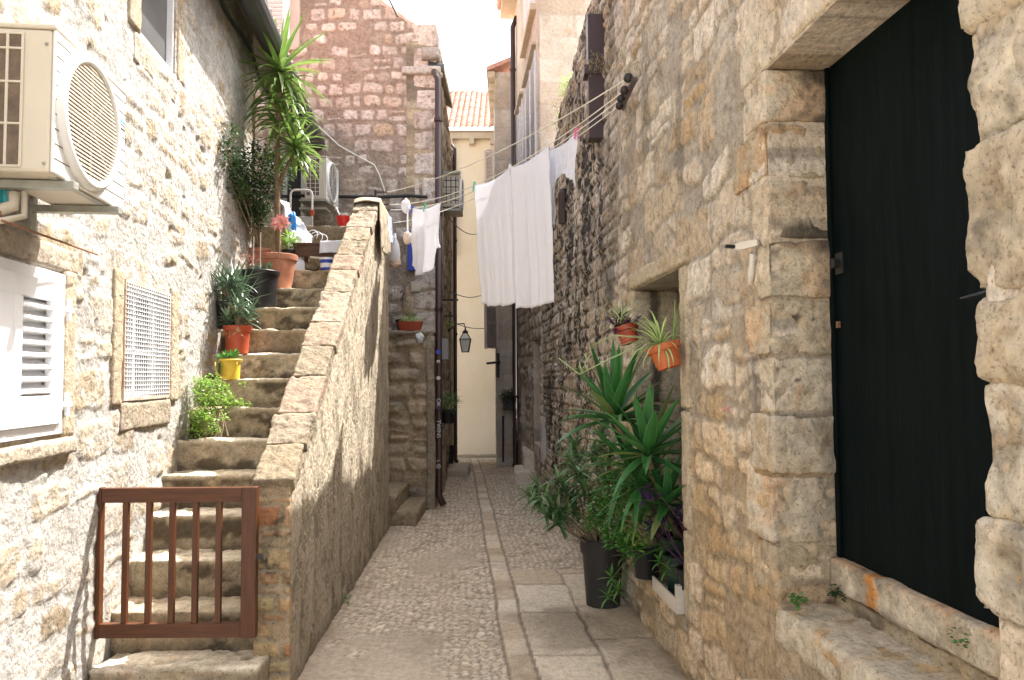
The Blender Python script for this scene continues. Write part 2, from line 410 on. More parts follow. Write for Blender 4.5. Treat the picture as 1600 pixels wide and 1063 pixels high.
# ======================= materials
m_left = stone_mat('lime_rubble', (.37,.345,.31), (.50,.48,.45), [(.31,.24,.16),(.42,.355,.27),(.36,.29,.20),(.46,.40,.32),(.39,.32,.22)], warm=(.36,.24,.12), warmamt=.35)
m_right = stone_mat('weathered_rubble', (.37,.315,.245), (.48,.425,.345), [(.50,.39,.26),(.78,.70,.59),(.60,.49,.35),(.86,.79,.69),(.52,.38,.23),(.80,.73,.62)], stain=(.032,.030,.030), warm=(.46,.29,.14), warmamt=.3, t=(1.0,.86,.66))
m_quoin = stone_mat('limestone_block', (.45,.37,.26), (.55,.47,.35), [(.52,.42,.28),(.68,.59,.45),(.56,.46,.32),(.64,.56,.43)], stain=(.055,.045,.035), warm=(.50,.31,.13), warmamt=.5, t=(1.25,.62,.20))
m_pink = stone_mat('pink_mortared_rubble', (.33,.26,.205), (.43,.35,.285), [(.58,.50,.43),(.76,.70,.65),(.64,.56,.49),(.80,.74,.69),(.60,.47,.33)], stain=(.16,.13,.11), t=(1.04,.95,.92), warm=(.50,.30,.16), warmamt=.25)
m_tan = stone_mat('tan_coursed_rubble', (.42,.32,.21), (.52,.41,.28), [(.52,.42,.29),(.64,.54,.40),(.56,.46,.33),(.60,.49,.34)], warm=(.42,.22,.10), warmamt=.6)
m_ash = stone_mat('ashlar', (.50,.42,.34), (.58,.50,.42), [(.60,.51,.42),(.68,.61,.52),(.54,.44,.34),(.72,.65,.56)], stain=(.22,.17,.14), grain=.45)
m_ashd = stone_mat('dull_ashlar', (.30,.24,.20), (.38,.31,.26), [(.38,.30,.24),(.46,.38,.32),(.33,.26,.20)], stain=(.10,.08,.07), grain=.6)
m_step = stone_mat('worn_step_stone', (.27,.205,.125), (.37,.30,.21), [(.44,.36,.24),(.52,.44,.32),(.40,.32,.21),(.48,.40,.28)], stain=(.045,.034,.022), warm=(.34,.20,.08), warmamt=.5, t=(1.55,1.62,1.75))  # tint t also puts sunlight on the treads into the colour
m_cope = stone_mat('coping', (.33,.285,.225), (.42,.37,.31), [(.31,.25,.17),(.38,.32,.235),(.36,.26,.19),(.40,.34,.26)], stain=(.10,.085,.065), warm=(.42,.27,.14), warmamt=.45)
m_brick = stone_mat('brick_and_rubble', (.36,.28,.18), (.46,.38,.26), [(.46,.20,.10),(.52,.40,.22),(.44,.25,.13),(.55,.47,.34),(.50,.38,.19)], stain=(.06,.05,.04))
m_plaster = stone_mat('streaked_render', (.36,.30,.215), (.50,.43,.335), [(.5,.43,.33),(.4,.33,.24)], stain=(.17,.14,.10), grain=.65)
m_lane = stone_mat('pebbled_lane', (.44,.365,.275), (.54,.455,.355), [(.60,.49,.36),(.74,.64,.50),(.52,.41,.29),(.80,.72,.60),(.64,.52,.37)], stain=(.16,.12,.085), rough=.72, grain=.7, warmamt=.15)
m_cream = plain('cream_render', (.80,.67,.47), .9, var=.05, c2=(.88,.78,.61), scale=1.1, bmp=.35, bscale=25, spec=.2)
m_creamst = plain('cream_stone', (.50,.42,.30), .9, var=.12, c2=(.60,.52,.39), scale=5, bmp=.5, bscale=30, spec=.2)
m_pinkplain = plain('pink_plaster', (.55,.42,.36), .9, var=.1, scale=4, bmp=.3, bscale=30, spec=.2)
m_soffit = plain('soffit_plaster', (.42,.37,.30), .9, var=.12, scale=3, bmp=.3, spec=.2)
m_tile = plain('roof_tile', (.52,.25,.18), .85, c2=(.68,.44,.35), scale=14, bmp=.3, spec=.2)
m_white = plain('white_paint', (.74,.745,.76), .45, var=.03, bmp=.05, spec=.5)
m_acwhite = plain('ac_white', (.70,.69,.66), .45, var=.03, scale=3, bmp=.03)
m_acbeige = plain('ac_cream', (.56,.50,.40), .5, var=.05, scale=3, bmp=.03)
m_coil = plain('ac_coil', (.14,.10,.07), .7, var=.3, scale=20, bmp=.8, bscale=180)
m_dark = plain('dark_iron', (.035,.028,.026), .55, var=.2, bmp=.3, spec=.4)
m_pipe = plain('brown_pipe', (.040,.018,.016), .4, var=.15, bmp=.1, spec=.5)
m_flap = plain('blue_grey_metal', (.06,.07,.085), .35, metal=.3, var=.15, bmp=0)
m_gutter = plain('gutter', (.045,.043,.045), .4, var=.2, bmp=.1)
m_galv = plain('galvanised', (.32,.32,.28), .5, metal=.4, var=.2, scale=14, bmp=.3)
m_oldpaint = plain('flaking_paint', (.30,.17,.10), .8, c2=(.58,.52,.45), scale=9, bmp=.5)
m_rust = plain('rusty_iron', (.16,.07,.035), .8, c2=(.26,.13,.07), scale=18, bmp=.5)
m_wood = plain('mahogany_stain', (.055,.016,.005), .42, c2=(.115,.036,.010), scale=9, bmp=.35, bscale=40, stretch=(6,6,.5), spec=.5)
m_woodh = plain('mahogany_rail', (.055,.016,.005), .42, c2=(.115,.036,.010), scale=9, bmp=.35, bscale=40, stretch=(.5,6,6), spec=.5)
m_oldwood = plain('old_brown_wood', (.06,.032,.02), .7, c2=(.11,.06,.035), scale=8, bmp=.5, stretch=(.5,4,4))
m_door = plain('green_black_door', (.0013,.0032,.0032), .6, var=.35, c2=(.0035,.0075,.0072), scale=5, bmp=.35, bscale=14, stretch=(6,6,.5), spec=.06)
m_glass = plain('window_pane', (.075,.075,.075), .45, var=.25, scale=3, bmp=0, spec=.3)
m_terr = plain('terracotta', (.33,.125,.07), .75, c2=(.50,.24,.15), scale=11, bmp=.2, spec=.3)
m_orange = plain('orange_plastic', (.42,.10,.03), .5, c2=(.55,.15,.05), scale=16, bmp=.03)
m_redpot = plain('red_plastic', (.34,.055,.022), .5, c2=(.42,.08,.035), scale=16, bmp=.05)
m_blackpot = plain('black_plastic', (.014,.014,.016), .4, var=.2, bmp=.05)
m_greypot = plain('charcoal_plastic', (.022,.021,.021), .5, c2=(.035,.033,.031), bmp=.05)
m_greenpot = plain('dark_green_plastic', (.01,.03,.025), .45, var=.2, bmp=.05)
m_soil = plain('soil', (.035,.024,.016), .95, c2=(.07,.05,.035), scale=40, bmp=1., bscale=90)
m_yellow = plain('yellow_plastic', (.55,.36,.035), .5, c2=(.68,.47,.06), scale=16, bmp=.03)
m_cloth = plain('white_cotton', (.86,.86,.90), .9, var=.02, scale=2, bmp=.25, bscale=8, stretch=(3,3,.6), spec=.1)
m_redbright = plain('bright_red_plastic', (.60,.02,.02), .4, c2=(.70,.04,.03), scale=16, bmp=.03)
m_beige = plain('beige_towel', (.36,.30,.225), .95, var=.05, bmp=.7, bscale=150, spec=.1)
m_skin = plain('nude_fabric', (.72,.60,.52), .9, var=.04, spec=.1)
m_bluebag = plain('blue_bag', (.03,.22,.62), .35, var=.1, bmp=.4, bscale=25)
m_blue = plain('blue_enamel', (.02,.06,.38), .4, var=.1, bmp=.05)
m_ltblue = plain('pale_blue_cotton', (.52,.60,.74), .9, var=.06, spec=.1)
m_pegblue = plain('peg_blue', (.03,.10,.60), .4, bmp=0); m_peggreen = plain('peg_green', (.05,.45,.25), .4, bmp=0); m_pegpink = plain('peg_pink', (.75,.12,.28), .4, bmp=0)
m_line = plain('line_cord', (.70,.66,.58), .7, bmp=0); m_cable = plain('black_cable', (.02,.02,.02), .5, bmp=0)
m_bag = plain('thin_white_bag', (.78,.79,.82), .3, var=.03, bmp=.8, bscale=30)
m_bark = plain('bark', (.14,.09,.05), .9, c2=(.24,.17,.10), scale=20, bmp=.8, bscale=40)
m_greystem = plain('grey_stem', (.28,.22,.14), .8, var=.2, scale=20, bmp=.5)
m_teal = plain('teal_plastic', (.02,.30,.36), .4, bmp=0)
m_greyplate = plain('grey_plate', (.42,.41,.40), .6, var=.05)
m_bottle = plain('pale_brown_bag', (.55,.42,.32), .6, var=.2, scale=12, bmp=.6)
m_shut = plain('greige_shutter', (.52,.46,.43), .7, var=.06, bmp=.1)
m_lamp = plain('lamp_glass', (.86,.88,.78), .5, var=.1, bmp=0, spec=.5)
m_crate = plain('whitewashed_crate', (.60,.54,.46), .8, var=.08, stretch=(1,1,8), bmp=.3)
lf_yucca = leaf_mat('yucca_leaf', (.055,.115,.025), (.13,.21,.045), edge=(.26,.33,.10), scale=5)
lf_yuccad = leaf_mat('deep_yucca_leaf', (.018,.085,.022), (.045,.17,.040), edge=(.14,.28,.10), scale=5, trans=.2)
lf_dark = leaf_mat('dark_small_leaf', (.012,.035,.010), (.032,.075,.020), trans=.2, rough=.55)
lf_aloe = leaf_mat('aloe_leaf', (.05,.10,.06), (.10,.17,.10), edge=(.2,.28,.18), trans=.1)
lf_bright = leaf_mat('bright_leaf', (.10,.20,.02), (.20,.33,.05), trans=.35)
lf_mid = leaf_mat('mid_leaf', (.03,.11,.02), (.07,.20,.035), trans=.3)
lf_olean = leaf_mat('oleander_leaf', (.04,.095,.03), (.085,.17,.055), edge=(.15,.24,.14), trans=.2)
lf_spider = leaf_mat('spider_leaf', (.10,.22,.04), (.17,.32,.07), edge=(.62,.66,.36), trans=.35)
lf_purple = leaf_mat('purple_leaf', (.06,.012,.05), (.11,.03,.10), trans=.2)
lf_violet = leaf_mat('violet_leaf', (.03,.012,.04), (.06,.03,.085), trans=.2)
lf_red = leaf_mat('coral_petal', (.50,.15,.13), (.62,.30,.26), trans=.2)
lf_dry = leaf_mat('dry_leaf', (.22,.17,.08), (.32,.26,.13), trans=.2)
lf_pale = leaf_mat('pale_variegated_leaf', (.30,.40,.16), (.50,.56,.32), trans=.3)

for m_ in (m_cloth, m_bag):
    nt = m_.node_tree; b_ = nt.nodes['Principled BSDF']; tr = N(nt, 'ShaderNodeBsdfTranslucent'); tr.inputs[0].default_value = (.82,.82,.86,1)
    mx = N(nt, 'ShaderNodeMixShader'); mx.inputs[0].default_value = .35; nt.links.new(b_.outputs[0], mx.inputs[1]); nt.links.new(tr.outputs[0], mx.inputs[2]); nt.links.new(mx.outputs[0], nt.nodes['Material Output'].inputs[0])
# ======================= ground and lane (setting)
gb = MB().add([(-60,-40,-.30),(60,-40,-.30),(60,80,-.30),(-60,80,-.30)], [(0,1,2,3)])
tag(gb.build('ground', m_soffit), kind='structure')
def drop(y): return -.14*ss(y, 12, 16.6)
ys = spacing(.5, 17.2, lambda y: .0052*max(y,2.2)*.9); xs = np.arange(-2.6, 2.0, .0115)
X, Y = np.meshgrid(xs, ys, indexing='ij')
def drainx(y): return .342-.0735*y
def lane():
    # wavy rows of pebbles
    wob = .03*fbm(X*1.5, Y*1.5, seed=3)
    a = (X+.0735*Y+wob)/.053; b = (Y+wob*1.4+.05*fbm(X*.8,Y*.8,seed=8))/.034
    f1, f2, rid = worley(a, b, 11, .75)
    peb = ss(f2-f1, .05, .40)*ss(rid, .03, .12)
    smear = ss(fbm(X*1.3+3, Y*1.1, seed=21, o=4), .12, .34)*ss(8.5-Y, 0, 2.5)*.85     # cement over the pebbles
    smear = np.maximum(smear, ss(fbm(X*2+9, Y*.7, seed=25, o=3), .38, .5)*.6)
    peb = peb*(1-smear)
    h = peb*.009 + .004*fbm(X*20, Y*20, seed=5) + .006*fbm(X*2, Y*2, seed=6)
    m = peb; r = rid.copy(); st = .16*ss(fbm(X*2.2, Y*1.6, seed=14), .0, .5)
    gap = (1-ss(f2-f1, .02, .2))*(1-smear); st = np.maximum(st, gap*.62)
    # centre strip of slabs
    dx = X-drainx(Y)+.012*fbm(Y*2, Y*0, seed=4)
    kY = np.floor((Y+.03*vn(np.floor(Y/.3), Y*0))/.27); ry = _h(kY, kY*0, kY*0, 77)
    fy = np.abs(((Y+.03*vn(np.floor(Y/.3), Y*0))/.27) % 1 - .5)*.27
    e = np.minimum(.068-np.abs(dx), .135-fy); stripm = ss(e, -.004, .006); inside = np.abs(dx) < .085
    h = np.where(inside, stripm*.008+.003*fbm(X*14, Y*14, seed=9), h); m = np.where(inside, stripm*.9, m); r = np.where(inside, .25+.5*ry, r); st = np.where(inside, (1-stripm)*.7+stripm*.3*ss(fbm(X*6,Y*6,seed=31),.1,.5), st)
    # slabs on the right near the camera
    rg = (Y < 6.2) & (Y > 3.55) & (dx > .085)
    rel, mm, rr = masonry(Y, dx, 5, rh=(.44,.52), cw=(.42,.66), joint=.007, bevel=.02, warp=.03, rad=.02, split=0)
    crack = ss(.006-np.abs(fbm(X*1.6, Y*1.6, seed=41, o=5)), 0, .005)*.5
    h = np.where(rg, mm*.012+.004*fbm(X*9, Y*9, seed=10)-crack*.006, h); m = np.where(rg, mm, m); r = np.where(rg, rr*.5+.2, r)
    st = np.where(rg, np.clip((1-mm)*.42+crack*.4+.45*ss(fbm(X*2.6, Y*2.6, seed=16, o=5), .0, .4)*ss(5.6-Y, 0, .5), 0, 1), st)
    # grime along both walls
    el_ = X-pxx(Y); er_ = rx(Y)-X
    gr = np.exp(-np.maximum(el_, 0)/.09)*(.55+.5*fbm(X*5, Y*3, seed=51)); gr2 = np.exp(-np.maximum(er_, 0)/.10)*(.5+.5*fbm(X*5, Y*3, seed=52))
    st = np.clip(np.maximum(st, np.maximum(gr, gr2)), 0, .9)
    return h+drop(Y), m, r, st
h, m_, r_, st_ = lane()
idx = np.arange(X.size).reshape(X.shape)
fc = np.stack([idx[:-1,:-1].ravel(), idx[1:,:-1].ravel(), idx[1:,1:].ravel(), idx[:-1,1:].ravel()], 1)
tag(link_mesh('lane', np.stack([X, Y, h], -1).reshape(-1,3), fc, m_lane, None, {'m': m_, 'r': r_, 'st': st_, 't': st_*0}), kind='structure')
bk = MB().add([(-12,-8,-.03),(12,-8,-.03),(12,.62,-.03),(-12,.62,-.03)], [(0,1,2,3)]); bk.add([(-12,.62,-.05),(12,.62,-.05),(12,22,-.16),(-12,22,-.16)], [(0,1,2,3)])
tag(bk.build('path', m_soffit), kind='structure')

# ======================= left house
def unit(b): n = math.hypot(b, 1); return (b/n, 1/n, 0)
lun = unit(LB); ln = (1/math.hypot(LB,1), -LB/math.hypot(LB,1), 0); KL = math.hypot(LB, 1)
house = thing('stone_house', (lx(4), 4, 0), 'lime washed rubble stone house on the left with white shutters, grated window and dark gutter', 'house')
def left_h(U, V):
    rel, m, r = masonry(U, V, 3, rh=(.13,.25), cw=(.13,.36), joint=.022, bevel=.022, warp=.055, rad=.045, bury=.34, split=.3)
    big = fbm(U*1.3, V*1.3, seed=2, o=3)
    h = rel*.010 + .016*big + .006*fbm(U*7, V*7, seed=4, o=4) + .008*rel*fbm(U*11, V*11, seed=44, o=4, g=.65) + .008*np.abs(fbm(U*24, V*24, seed=6, o=3, g=.7))*(.4+.8*m) 
    pit = ss(vn(U*9, V*9, seed=12), .55, .9)*ss(vn(U*17, V*17, seed=13), .1, .7); h -= pit*.028
    st = np.clip(.20*ss(fbm(U*3, V*1.2, seed=15, o=5), .15, .55) + .18*(1-m)*ss(-fbm(U*6,V*6,seed=17,o=4), .1, .5), 0, 1)
    return h, {'m': m*ss(fbm(U*18, V*18, seed=8), -.45, .15), 'r': r, 'st': st, 't': m*0}
us = spacing(1.2, 6.95*KL, lambda u: .0042*max(u, 2.4)); vs = np.arange(-.1, 4.99, .0125)
H_sh = (2.45*KL, 3.30*KL, 1.36, 2.08, .16); H_gr = (4.0*KL, 4.725*KL, 1.485, 2.155, .10); H_up = (4.17*KL, 4.77*KL, 3.60, 4.6, .08)
for h_ in (H_sh, H_gr, H_up):
    for e in h_[:2]: us[np.argmin(abs(us-e))] = e
    for e in h_[2:4]: vs[np.argmin(abs(vs-e))] = e
wall('wall', (LA,0,0), lun, ln, us, vs, left_h, m_left, house, (H_sh, H_gr, H_up), .35)
def LW(u, v, h=0): return Vector((LA,0,0)) + Vector(lun)*u + Vector(ln)*h + Vector((0,0,v))
lrot = Matrix((ln, lun, (0,0,1))).transposed()       # local x = out of wall, y = along, z = up
zl = math.atan2(lun[1], lun[0]) - math.pi/2
def lbox(mb, u0, u1, v0, v1, h0, h1): return mb.box(LW((u0+u1)/2, (v0+v1)/2, (h0+h1)/2), (h1-h0, u1-u0, v1-v0), lrot)
def lstone(name, u0, u1, v0, v1, h0, h1, mat=m_left, parent=house, **k):
    return rough_box(name, LW((u0+u1)/2, (v0+v1)/2, (h0+h1)/2), (h1-h0, u1-u0, v1-v0), mat, parent, zrot=zl, **k)
# house end wall and back so it has body
eb = MB(); eb.add([LW(6.99, 0, -.34), LW(6.99, 0, -.6), LW(6.99, 5.1, -.6), LW(6.99, 5.1, -.34)], [(0,1,2,3)]); eb.add([LW(6.99, 0, -.5), LW(9.4, 0, -.5), LW(9.4, 5.2, -.5), LW(6.99, 5.2, -.5)], [(0,1,2,3)])
eb.build('end_wall', m_soffit, house)
# dressed stones round the openings
lstone('lintel', 2.35*KL, 3.45*KL, 2.09, 2.20, -.1, .016, seed=1, r=.75, cell=.02, rad=.012, amp=.006, st=.12)
lstone('window_sill', 2.4*KL, 3.42*KL, 1.27, 1.345, -.1, .045, seed=2, r=.7, cell=.02, rad=.015, amp=.007, st=.1)
lstone('window_jamb', 3.315*KL, 3.43*KL, 1.345, 2.10, -.1, .022, seed=3, r=.9, cell=.025, rad=.012, amp=.004)
lstone('window_sill', 3.98*KL, 4.76*KL, 1.32, 1.475, -.12, .010, seed=4, r=.6, cell=.02, rad=.006, amp=.008, st=.25)
lstone('window_jamb', 3.86*KL, 3.985*KL, 1.46, 2.20, -.1, .016, seed=5, r=.95, cell=.025, rad=.012, amp=.004)
lstone('window_jamb', 4.74*KL, 4.90*KL, 1.46, 2.20, -.1, .016, seed=6, r=.9, cell=.025, rad=.012, amp=.004)
lstone('window_sill', 4.08*KL, 4.86*KL, 3.40, 3.575, -.1, .010, seed=7, r=.75, cell=.025, rad=.006, amp=.006)
lstone('window_jamb', 4.785*KL, 4.93*KL, 3.58, 4.6, -.1, .016, seed=8, r=.9, cell=.03, rad=.012, amp=.004)
lstone('window_jamb', 3.99*KL, 4.155*KL, 3.58, 4.6, -.1, .016, seed=9, r=.9, cell=.03, rad=.012, amp=.004)
# shutter: an outer frame, two leaves and louvres
def shutter(u0, u1, v0, v1, h, parent, label):
    s = MB(); fw = .045
    lbox(s, u0, u1, v0, v0+fw, h-.02, h+.015); lbox(s, u0, u1, v1-fw, v1, h-.02, h+.015)
    lbox(s, u0, u0+fw, v0+fw, v1-fw, h-.02, h+.015); lbox(s, u1-fw, u1, v0+fw, v1-fw, h-.02, h+.015)
    fr = s.build('shutter_frame', m_white, parent, bevel=.003); fr['label'] = label
    mid = 2.87*KL
    for a, b, ta, tb in ((u0+fw+.003, mid-.002, .07, .17), (mid+.002, u1-fw-.003, .06, .105)):
        q = MB(); t = .085; L0, L1 = v0+fw+.003, v1-fw-.003
        lbox(q, a, b, L0, L0+t*1.5, h+.006, h+.034); lbox(q, a, b, L1-t, L1, h+.006, h+.034)
        lbox(q, a, a+ta, L0+t*1.5, L1-t, h+.006, h+.034); lbox(q, b-tb, b, L0+t*1.5, L1-t, h+.006, h+.034)
        leaf = q.build('shutter', m_white, parent, bevel=.003)
        n = 8; z0, z1 = L0+t*1.5, L1-t
        sl_ = MB()
        for i in range(n):
            zc = z0+(i+.5)*(z1-z0)/n; rr = lrot @ Matrix.Rotation(R(38), 3, 'Y')
            sl_.box(LW((a+ta+b-tb)/2, zc, h+.016), (.058, b-a-ta-tb-.002, .009), rr)
        sl_.build('louvre_panel', m_white, leaf)
        bk_ = MB(); lbox(bk_, a+.05, b-.05, z0-.01, z1+.01, h-.016, h-.010); bk_.build('backing_board', m_white, leaf)
    for v in (v0+.13, v1-.16):
        hg = MB()
        lbox(hg, u1-.05, u1+.025, v-.012, v+.012, h+.034, h+.046); lbox(hg, u1-.03, u1-.012, v-.05, v+.05, h+.034, h+.050)
        hg.build('hinge', m_white, parent, bevel=.003)
shutter(2.47*KL, 3.315*KL, 1.365, 2.075, .005, house, 'white frame of the louvred shutters')
# grated window
gf = MB(); a, b, c, d = H_gr[:4]
lbox(gf, a+.004, b-.004, c+.004, c+.02, .0, .014); lbox(gf, a+.004, b-.004, d-.02, d-.004, .0, .014); lbox(gf, a+.004, a+.02, c+.02, d-.02, .0, .014); lbox(gf, b-.02, b-.004, c+.02, d-.02, .0, .014)
gfo = gf.build('grille', m_oldpaint, house); gfo['label'] = 'fine white wire mesh in a rusty frame'
gm = MB()
for i in range(1, 21): u = a+.012+(b-a-.024)*i/21; gm.bar(LW(u, c+.012, .012), LW(u, d-.012, .012), .0042)
for i in range(1, 26): v = c+.012+(d-c-.024)*i/26; gm.bar(LW(a+.012, v, .016), LW(b-.012, v, .016), .0042)
gm.build('wire_mesh', m_white, gfo)
wp = MB(); lbox(wp, a-.02, b+.02, c-.02, d+.02, -.112, -.10); wo = wp.build('window', m_glass, house)
wf = MB()
for u0, u1 in ((a, a+.06), ((a+b)/2-.02, (a+b)/2+.03), (b-.06, b)): lbox(wf, u0, u1, c, d, -.10, -.075)
for v0, v1 in ((c, c+.05), (d-.05, d), (c+.4*(d-c), c+.4*(d-c)+.03)): lbox(wf, a+.06, b-.06, v0, v1, -.099, -.078)
wf.build('window_frame', m_white, wo)
a, b, c, d = H_up[:4]
wp = MB(); lbox(wp, a-.02, b+.02, c-.02, d+.02, -.07, -.05); wo = wp.build('window', m_glass, house)
wf = MB(); t = .022
lbox(wf, a, a+t, c, d, -.05, -.012); lbox(wf, b-t, b, c, d, -.05, -.012); lbox(wf, a+t, b-t, c, c+t, -.05, -.012); lbox(wf, a+t, b-t, d-t, d, -.05, -.012)
wf.build('window_frame', m_white, wo)
sb = MB(); lbox(sb, 2.4*KL, 3.4*KL, 1.3, 2.15, -.3, -.17); sb.build('window', m_glass, house)
# eave: soffit slab, tiles above, dark gutter along its lower edge
ev = MB()
def ebox(u0, u1, h0, z0, h1, z1, t): 
    A = [LW(u0, z0, h0), LW(u1, z0, h0), LW(u1, z1, h1), LW(u0, z1, h1)]; B_ = [p+Vector((0,0,t)) for p in A]
    ev.add(A+B_, [(0,1,2,3),(7,6,5,4),(0,4,5,1),(1,5,6,2),(2,6,7,3),(3,7,4,0)])
ebox(3.6, 9.35, -1.3, 5.95, .24, 4.70, .07)
ev.build('soffit', m_soffit, house)
rt = MB()
for i in range(31):
    u = 3.65+i*.185; rt.tube([LW(u, 6.06, -1.3), LW(u, 4.82, .24)], .075, 8)
rt.build('roof', m_tile, house)
gt = MB(); gt.tube([LW(3.6, 4.62, .27), LW(9.40, 4.62, .27)], .10, 14)
for u in (4.6, 6.6, 8.2): gt.tube([LW(u-.01, 4.62, .27), LW(u+.01, 4.62, .27)], .108, 14)
gt.build('gutter', m_gutter, house, smooth=False)
cb = MB(); cb.tube([LW(u, 4.56-.03*math.sin((u-4)*2.2), .05+.02*math.sin(u*5)) for u in np.linspace(3, 8.6, 40)], .016, 6)
tag(cb.build('cable', m_cable), 'thick black cable strung under the eave of the left house, above the window', 'cable')

# ======================= air conditioner on the left house
def ac_unit(loc, ux, uy, W, H, Dp, label, main=True):
    """ux = along its face, uy = out of its face"""
    t = thing('air_conditioner', loc, label, 'air conditioner', 'outdoor air conditioning units')
    ux = Vector(ux); uy = Vector(uy); L = Vector(loc); rot = Matrix((ux, uy, (0,0,1))).transposed()
    P = lambda x, y, z: L + ux*x + uy*y + Vector((0,0,z))
    bx = lambda mb, x0,x1,y0,y1,z0,z1: mb.box(P((x0+x1)/2,(y0+y1)/2,(z0+z1)/2), (x1-x0,y1-y0,z1-z0), rot)
    b = MB(); bx(b, -W/2, W/2, -Dp+.012, -.012, 0, H-.015); b.build('casing', m_acbeige, t, bevel=.012)
    b = MB(); bx(b, -W/2-.003, W/2+.003, -Dp+.008, .002, H-.014, H+.004); b.build('lid', m_acbeige, t, bevel=.006)
    b = MB(); bx(b, -W/2+.001, W/2-.001, -.012, 0, .0, H-.016)
    fp = b.build('front_panel', m_acwhite, t, bevel=.006)
    g = MB()
    nl = 10
    for i in range(1, nl): 
        z = H*i/nl
        bx(g, -W/2+.006, W/2-.006, .0005, .0018, z-.0014, z+.0014)
    g.build('panel_groove', m_coil, fp)
    fc_ = (.07*W if main else .1*W, H*.5); rr = H*.43
    ring = MB(); vs=[]; fs=[]
    n = 56
    prof = [(rr+.03, 0.), (rr+.024, .022), (rr+.008, .030), (rr-.004, .024), (rr-.006, .002)]
    for (r0, y0) in prof:
        for k in range(n):
            a = 2*math.pi*k/n; vs.append(P(fc_[0]+r0*math.cos(a), y0, fc_[1]+r0*math.sin(a)))
    for i in range(len(prof)-1):
        for k in range(n): a = i*n+k; b_ = i*n+(k+1)%n; fs.append((a,b_,b_+n,a+n))
    ring.add(vs, fs); fg = ring.build('fan_ring', m_acwhite if main else m_acwhite, t, smooth=True)
    dk = MB(); dk.add([P(fc_[0]+rr*math.cos(2*math.pi*k/n), .003, fc_[1]+rr*math.sin(2*math.pi*k/n)) for k in range(n)], [tuple(range(n))]); dk.build('fan_opening', m_coil, fg)
    gl = MB(); k = 30 if main else 14
    for i in range(1, k):
        z = -rr+2*rr*i/k; hw = math.sqrt(max(0, rr*rr-z*z))
        gl.bar(P(fc_[0]-hw, .016, fc_[1]+z), P(fc_[0]+hw, .016, fc_[1]+z), .0045 if main else .007, .006)
    for a in range(0, 4): 
        an = math.pi*a/4; gl.bar(P(fc_[0]-rr*math.cos(an), .010, fc_[1]-rr*math.sin(an)), P(fc_[0]+rr*math.cos(an), .010, fc_[1]+rr*math.sin(an)), .006)
    gl.build('fan_grille', m_acbeige if main else m_acwhite, fg)
    return t, P, bx
acl = WL(144, 300, .325)
AH = .53; AW = .625
zA = 2.335
t, P, bx = ac_unit((acl.x, acl.y, zA), (-lun[0], -lun[1], 0), ln, AW, AH, .27, 'large cream and white unit bolted high on the left house wall')
# side grille (facing the camera = +ux end)
s = MB(); x0 = AW/2
for (y0, y1) in ((-.155, -.112), (-.205, -.162), (-.255, -.212)):
    for (z0, z1) in ((.025, .165), (.175, .315), (.325, .435), (.445, .49)):
        bx(s, x0-.004, x0+.002, y0, y1, z0, z1)
s.build('coil_opening', m_coil, t)
s = MB()
for y in (-.108, -.158, -.208, -.26): bx(s, x0, x0+.006, y-.005, y+.005, .018, .497)
for z in (.018, .17, .32, .44, .494): bx(s, x0+.0005, x0+.0065, -.26, -.104, z-.004, z+.004)
s.build('coil_guard', m_acbeige, t, bevel=.002)
for (y, z) in ((-.03, .03), (-.03, .46)): s = MB(); s.lathe([(.006, 0), (.006, .003), (0, .004)], P(x0+.001, y, z), 10, tilt=Matrix.Rotation(R(90), 3, 'X')); s.build('screw', m_galv, t)
for xx in (-.2, .2):
    s = MB(); bx(s, xx-.02, xx+.02, -.31, .03, -.035, -.005); bx(s, xx-.02, xx+.02, -.335, -.31, -.12, -.005); s.build('bracket', m_galv, t, bevel=.003)
s = MB(); bx(s, -.24, .24, -.05, -.02, -.004, 0); s.build('base_rail', m_galv, t)
# badge: light blue word over a green wedge and a dark word
def text(body, size, mat, M, name, parent=None, ext=.0006):
    cu = bpy.data.curves.new(name, 'FONT'); cu.body = body; cu.size = size; cu.extrude = ext; cu.align_x = 'CENTER'; cu.align_y = 'CENTER'
    tmp = bpy.data.objects.new(name, cu); col.objects.link(tmp)
    dg = bpy.context.evaluated_depsgraph_get(); me = bpy.data.meshes.new_from_object(tmp.evaluated_get(dg)); bpy.data.objects.remove(tmp)
    me.transform(M); me.materials.clear(); me.materials.append(mat)
    V = [v.co[:] for v in me.vertices]; Fc = [tuple(p.vertices) for p in me.polygons]; bpy.data.meshes.remove(me)
    return link_mesh(name, V, Fc, mat, parent, smooth=False)
rotT = Matrix((-Vector((-lun[0], -lun[1], 0))*-1, (0,0,1), ln)).transposed()
def TM(p, X_, Y_, Z_): 
    m = Matrix((X_, Y_, Z_)).transposed().to_4x4(); m.translation = p; return m
fx = Vector(lun)   # reading direction seen from the lane: away along the wall is to the right
m_bb = plain('badge_blue', (.10,.42,.60), .5, bmp=0); m_bgn = plain('badge_green', (.03,.42,.22), .5, bmp=0)
pb = P(-.262, .0022, .385)
text('DAIKIN', .024, m_bb, TM(pb, fx, Vector((0,0,1)), Vector(ln)), 'badge_word', t)
text('INVERTER', .011, m_cable, TM(P(-.275, .0022, .352), fx, Vector((0,0,1)), Vector(ln)), 'badge_word', t)
s = MB(); s.add([P(-.215,.0022,.372), P(-.245,.0022,.342), P(-.215,.0022,.342)], [(0,1,2)]); s.build('badge_wedge', m_bgn, t)
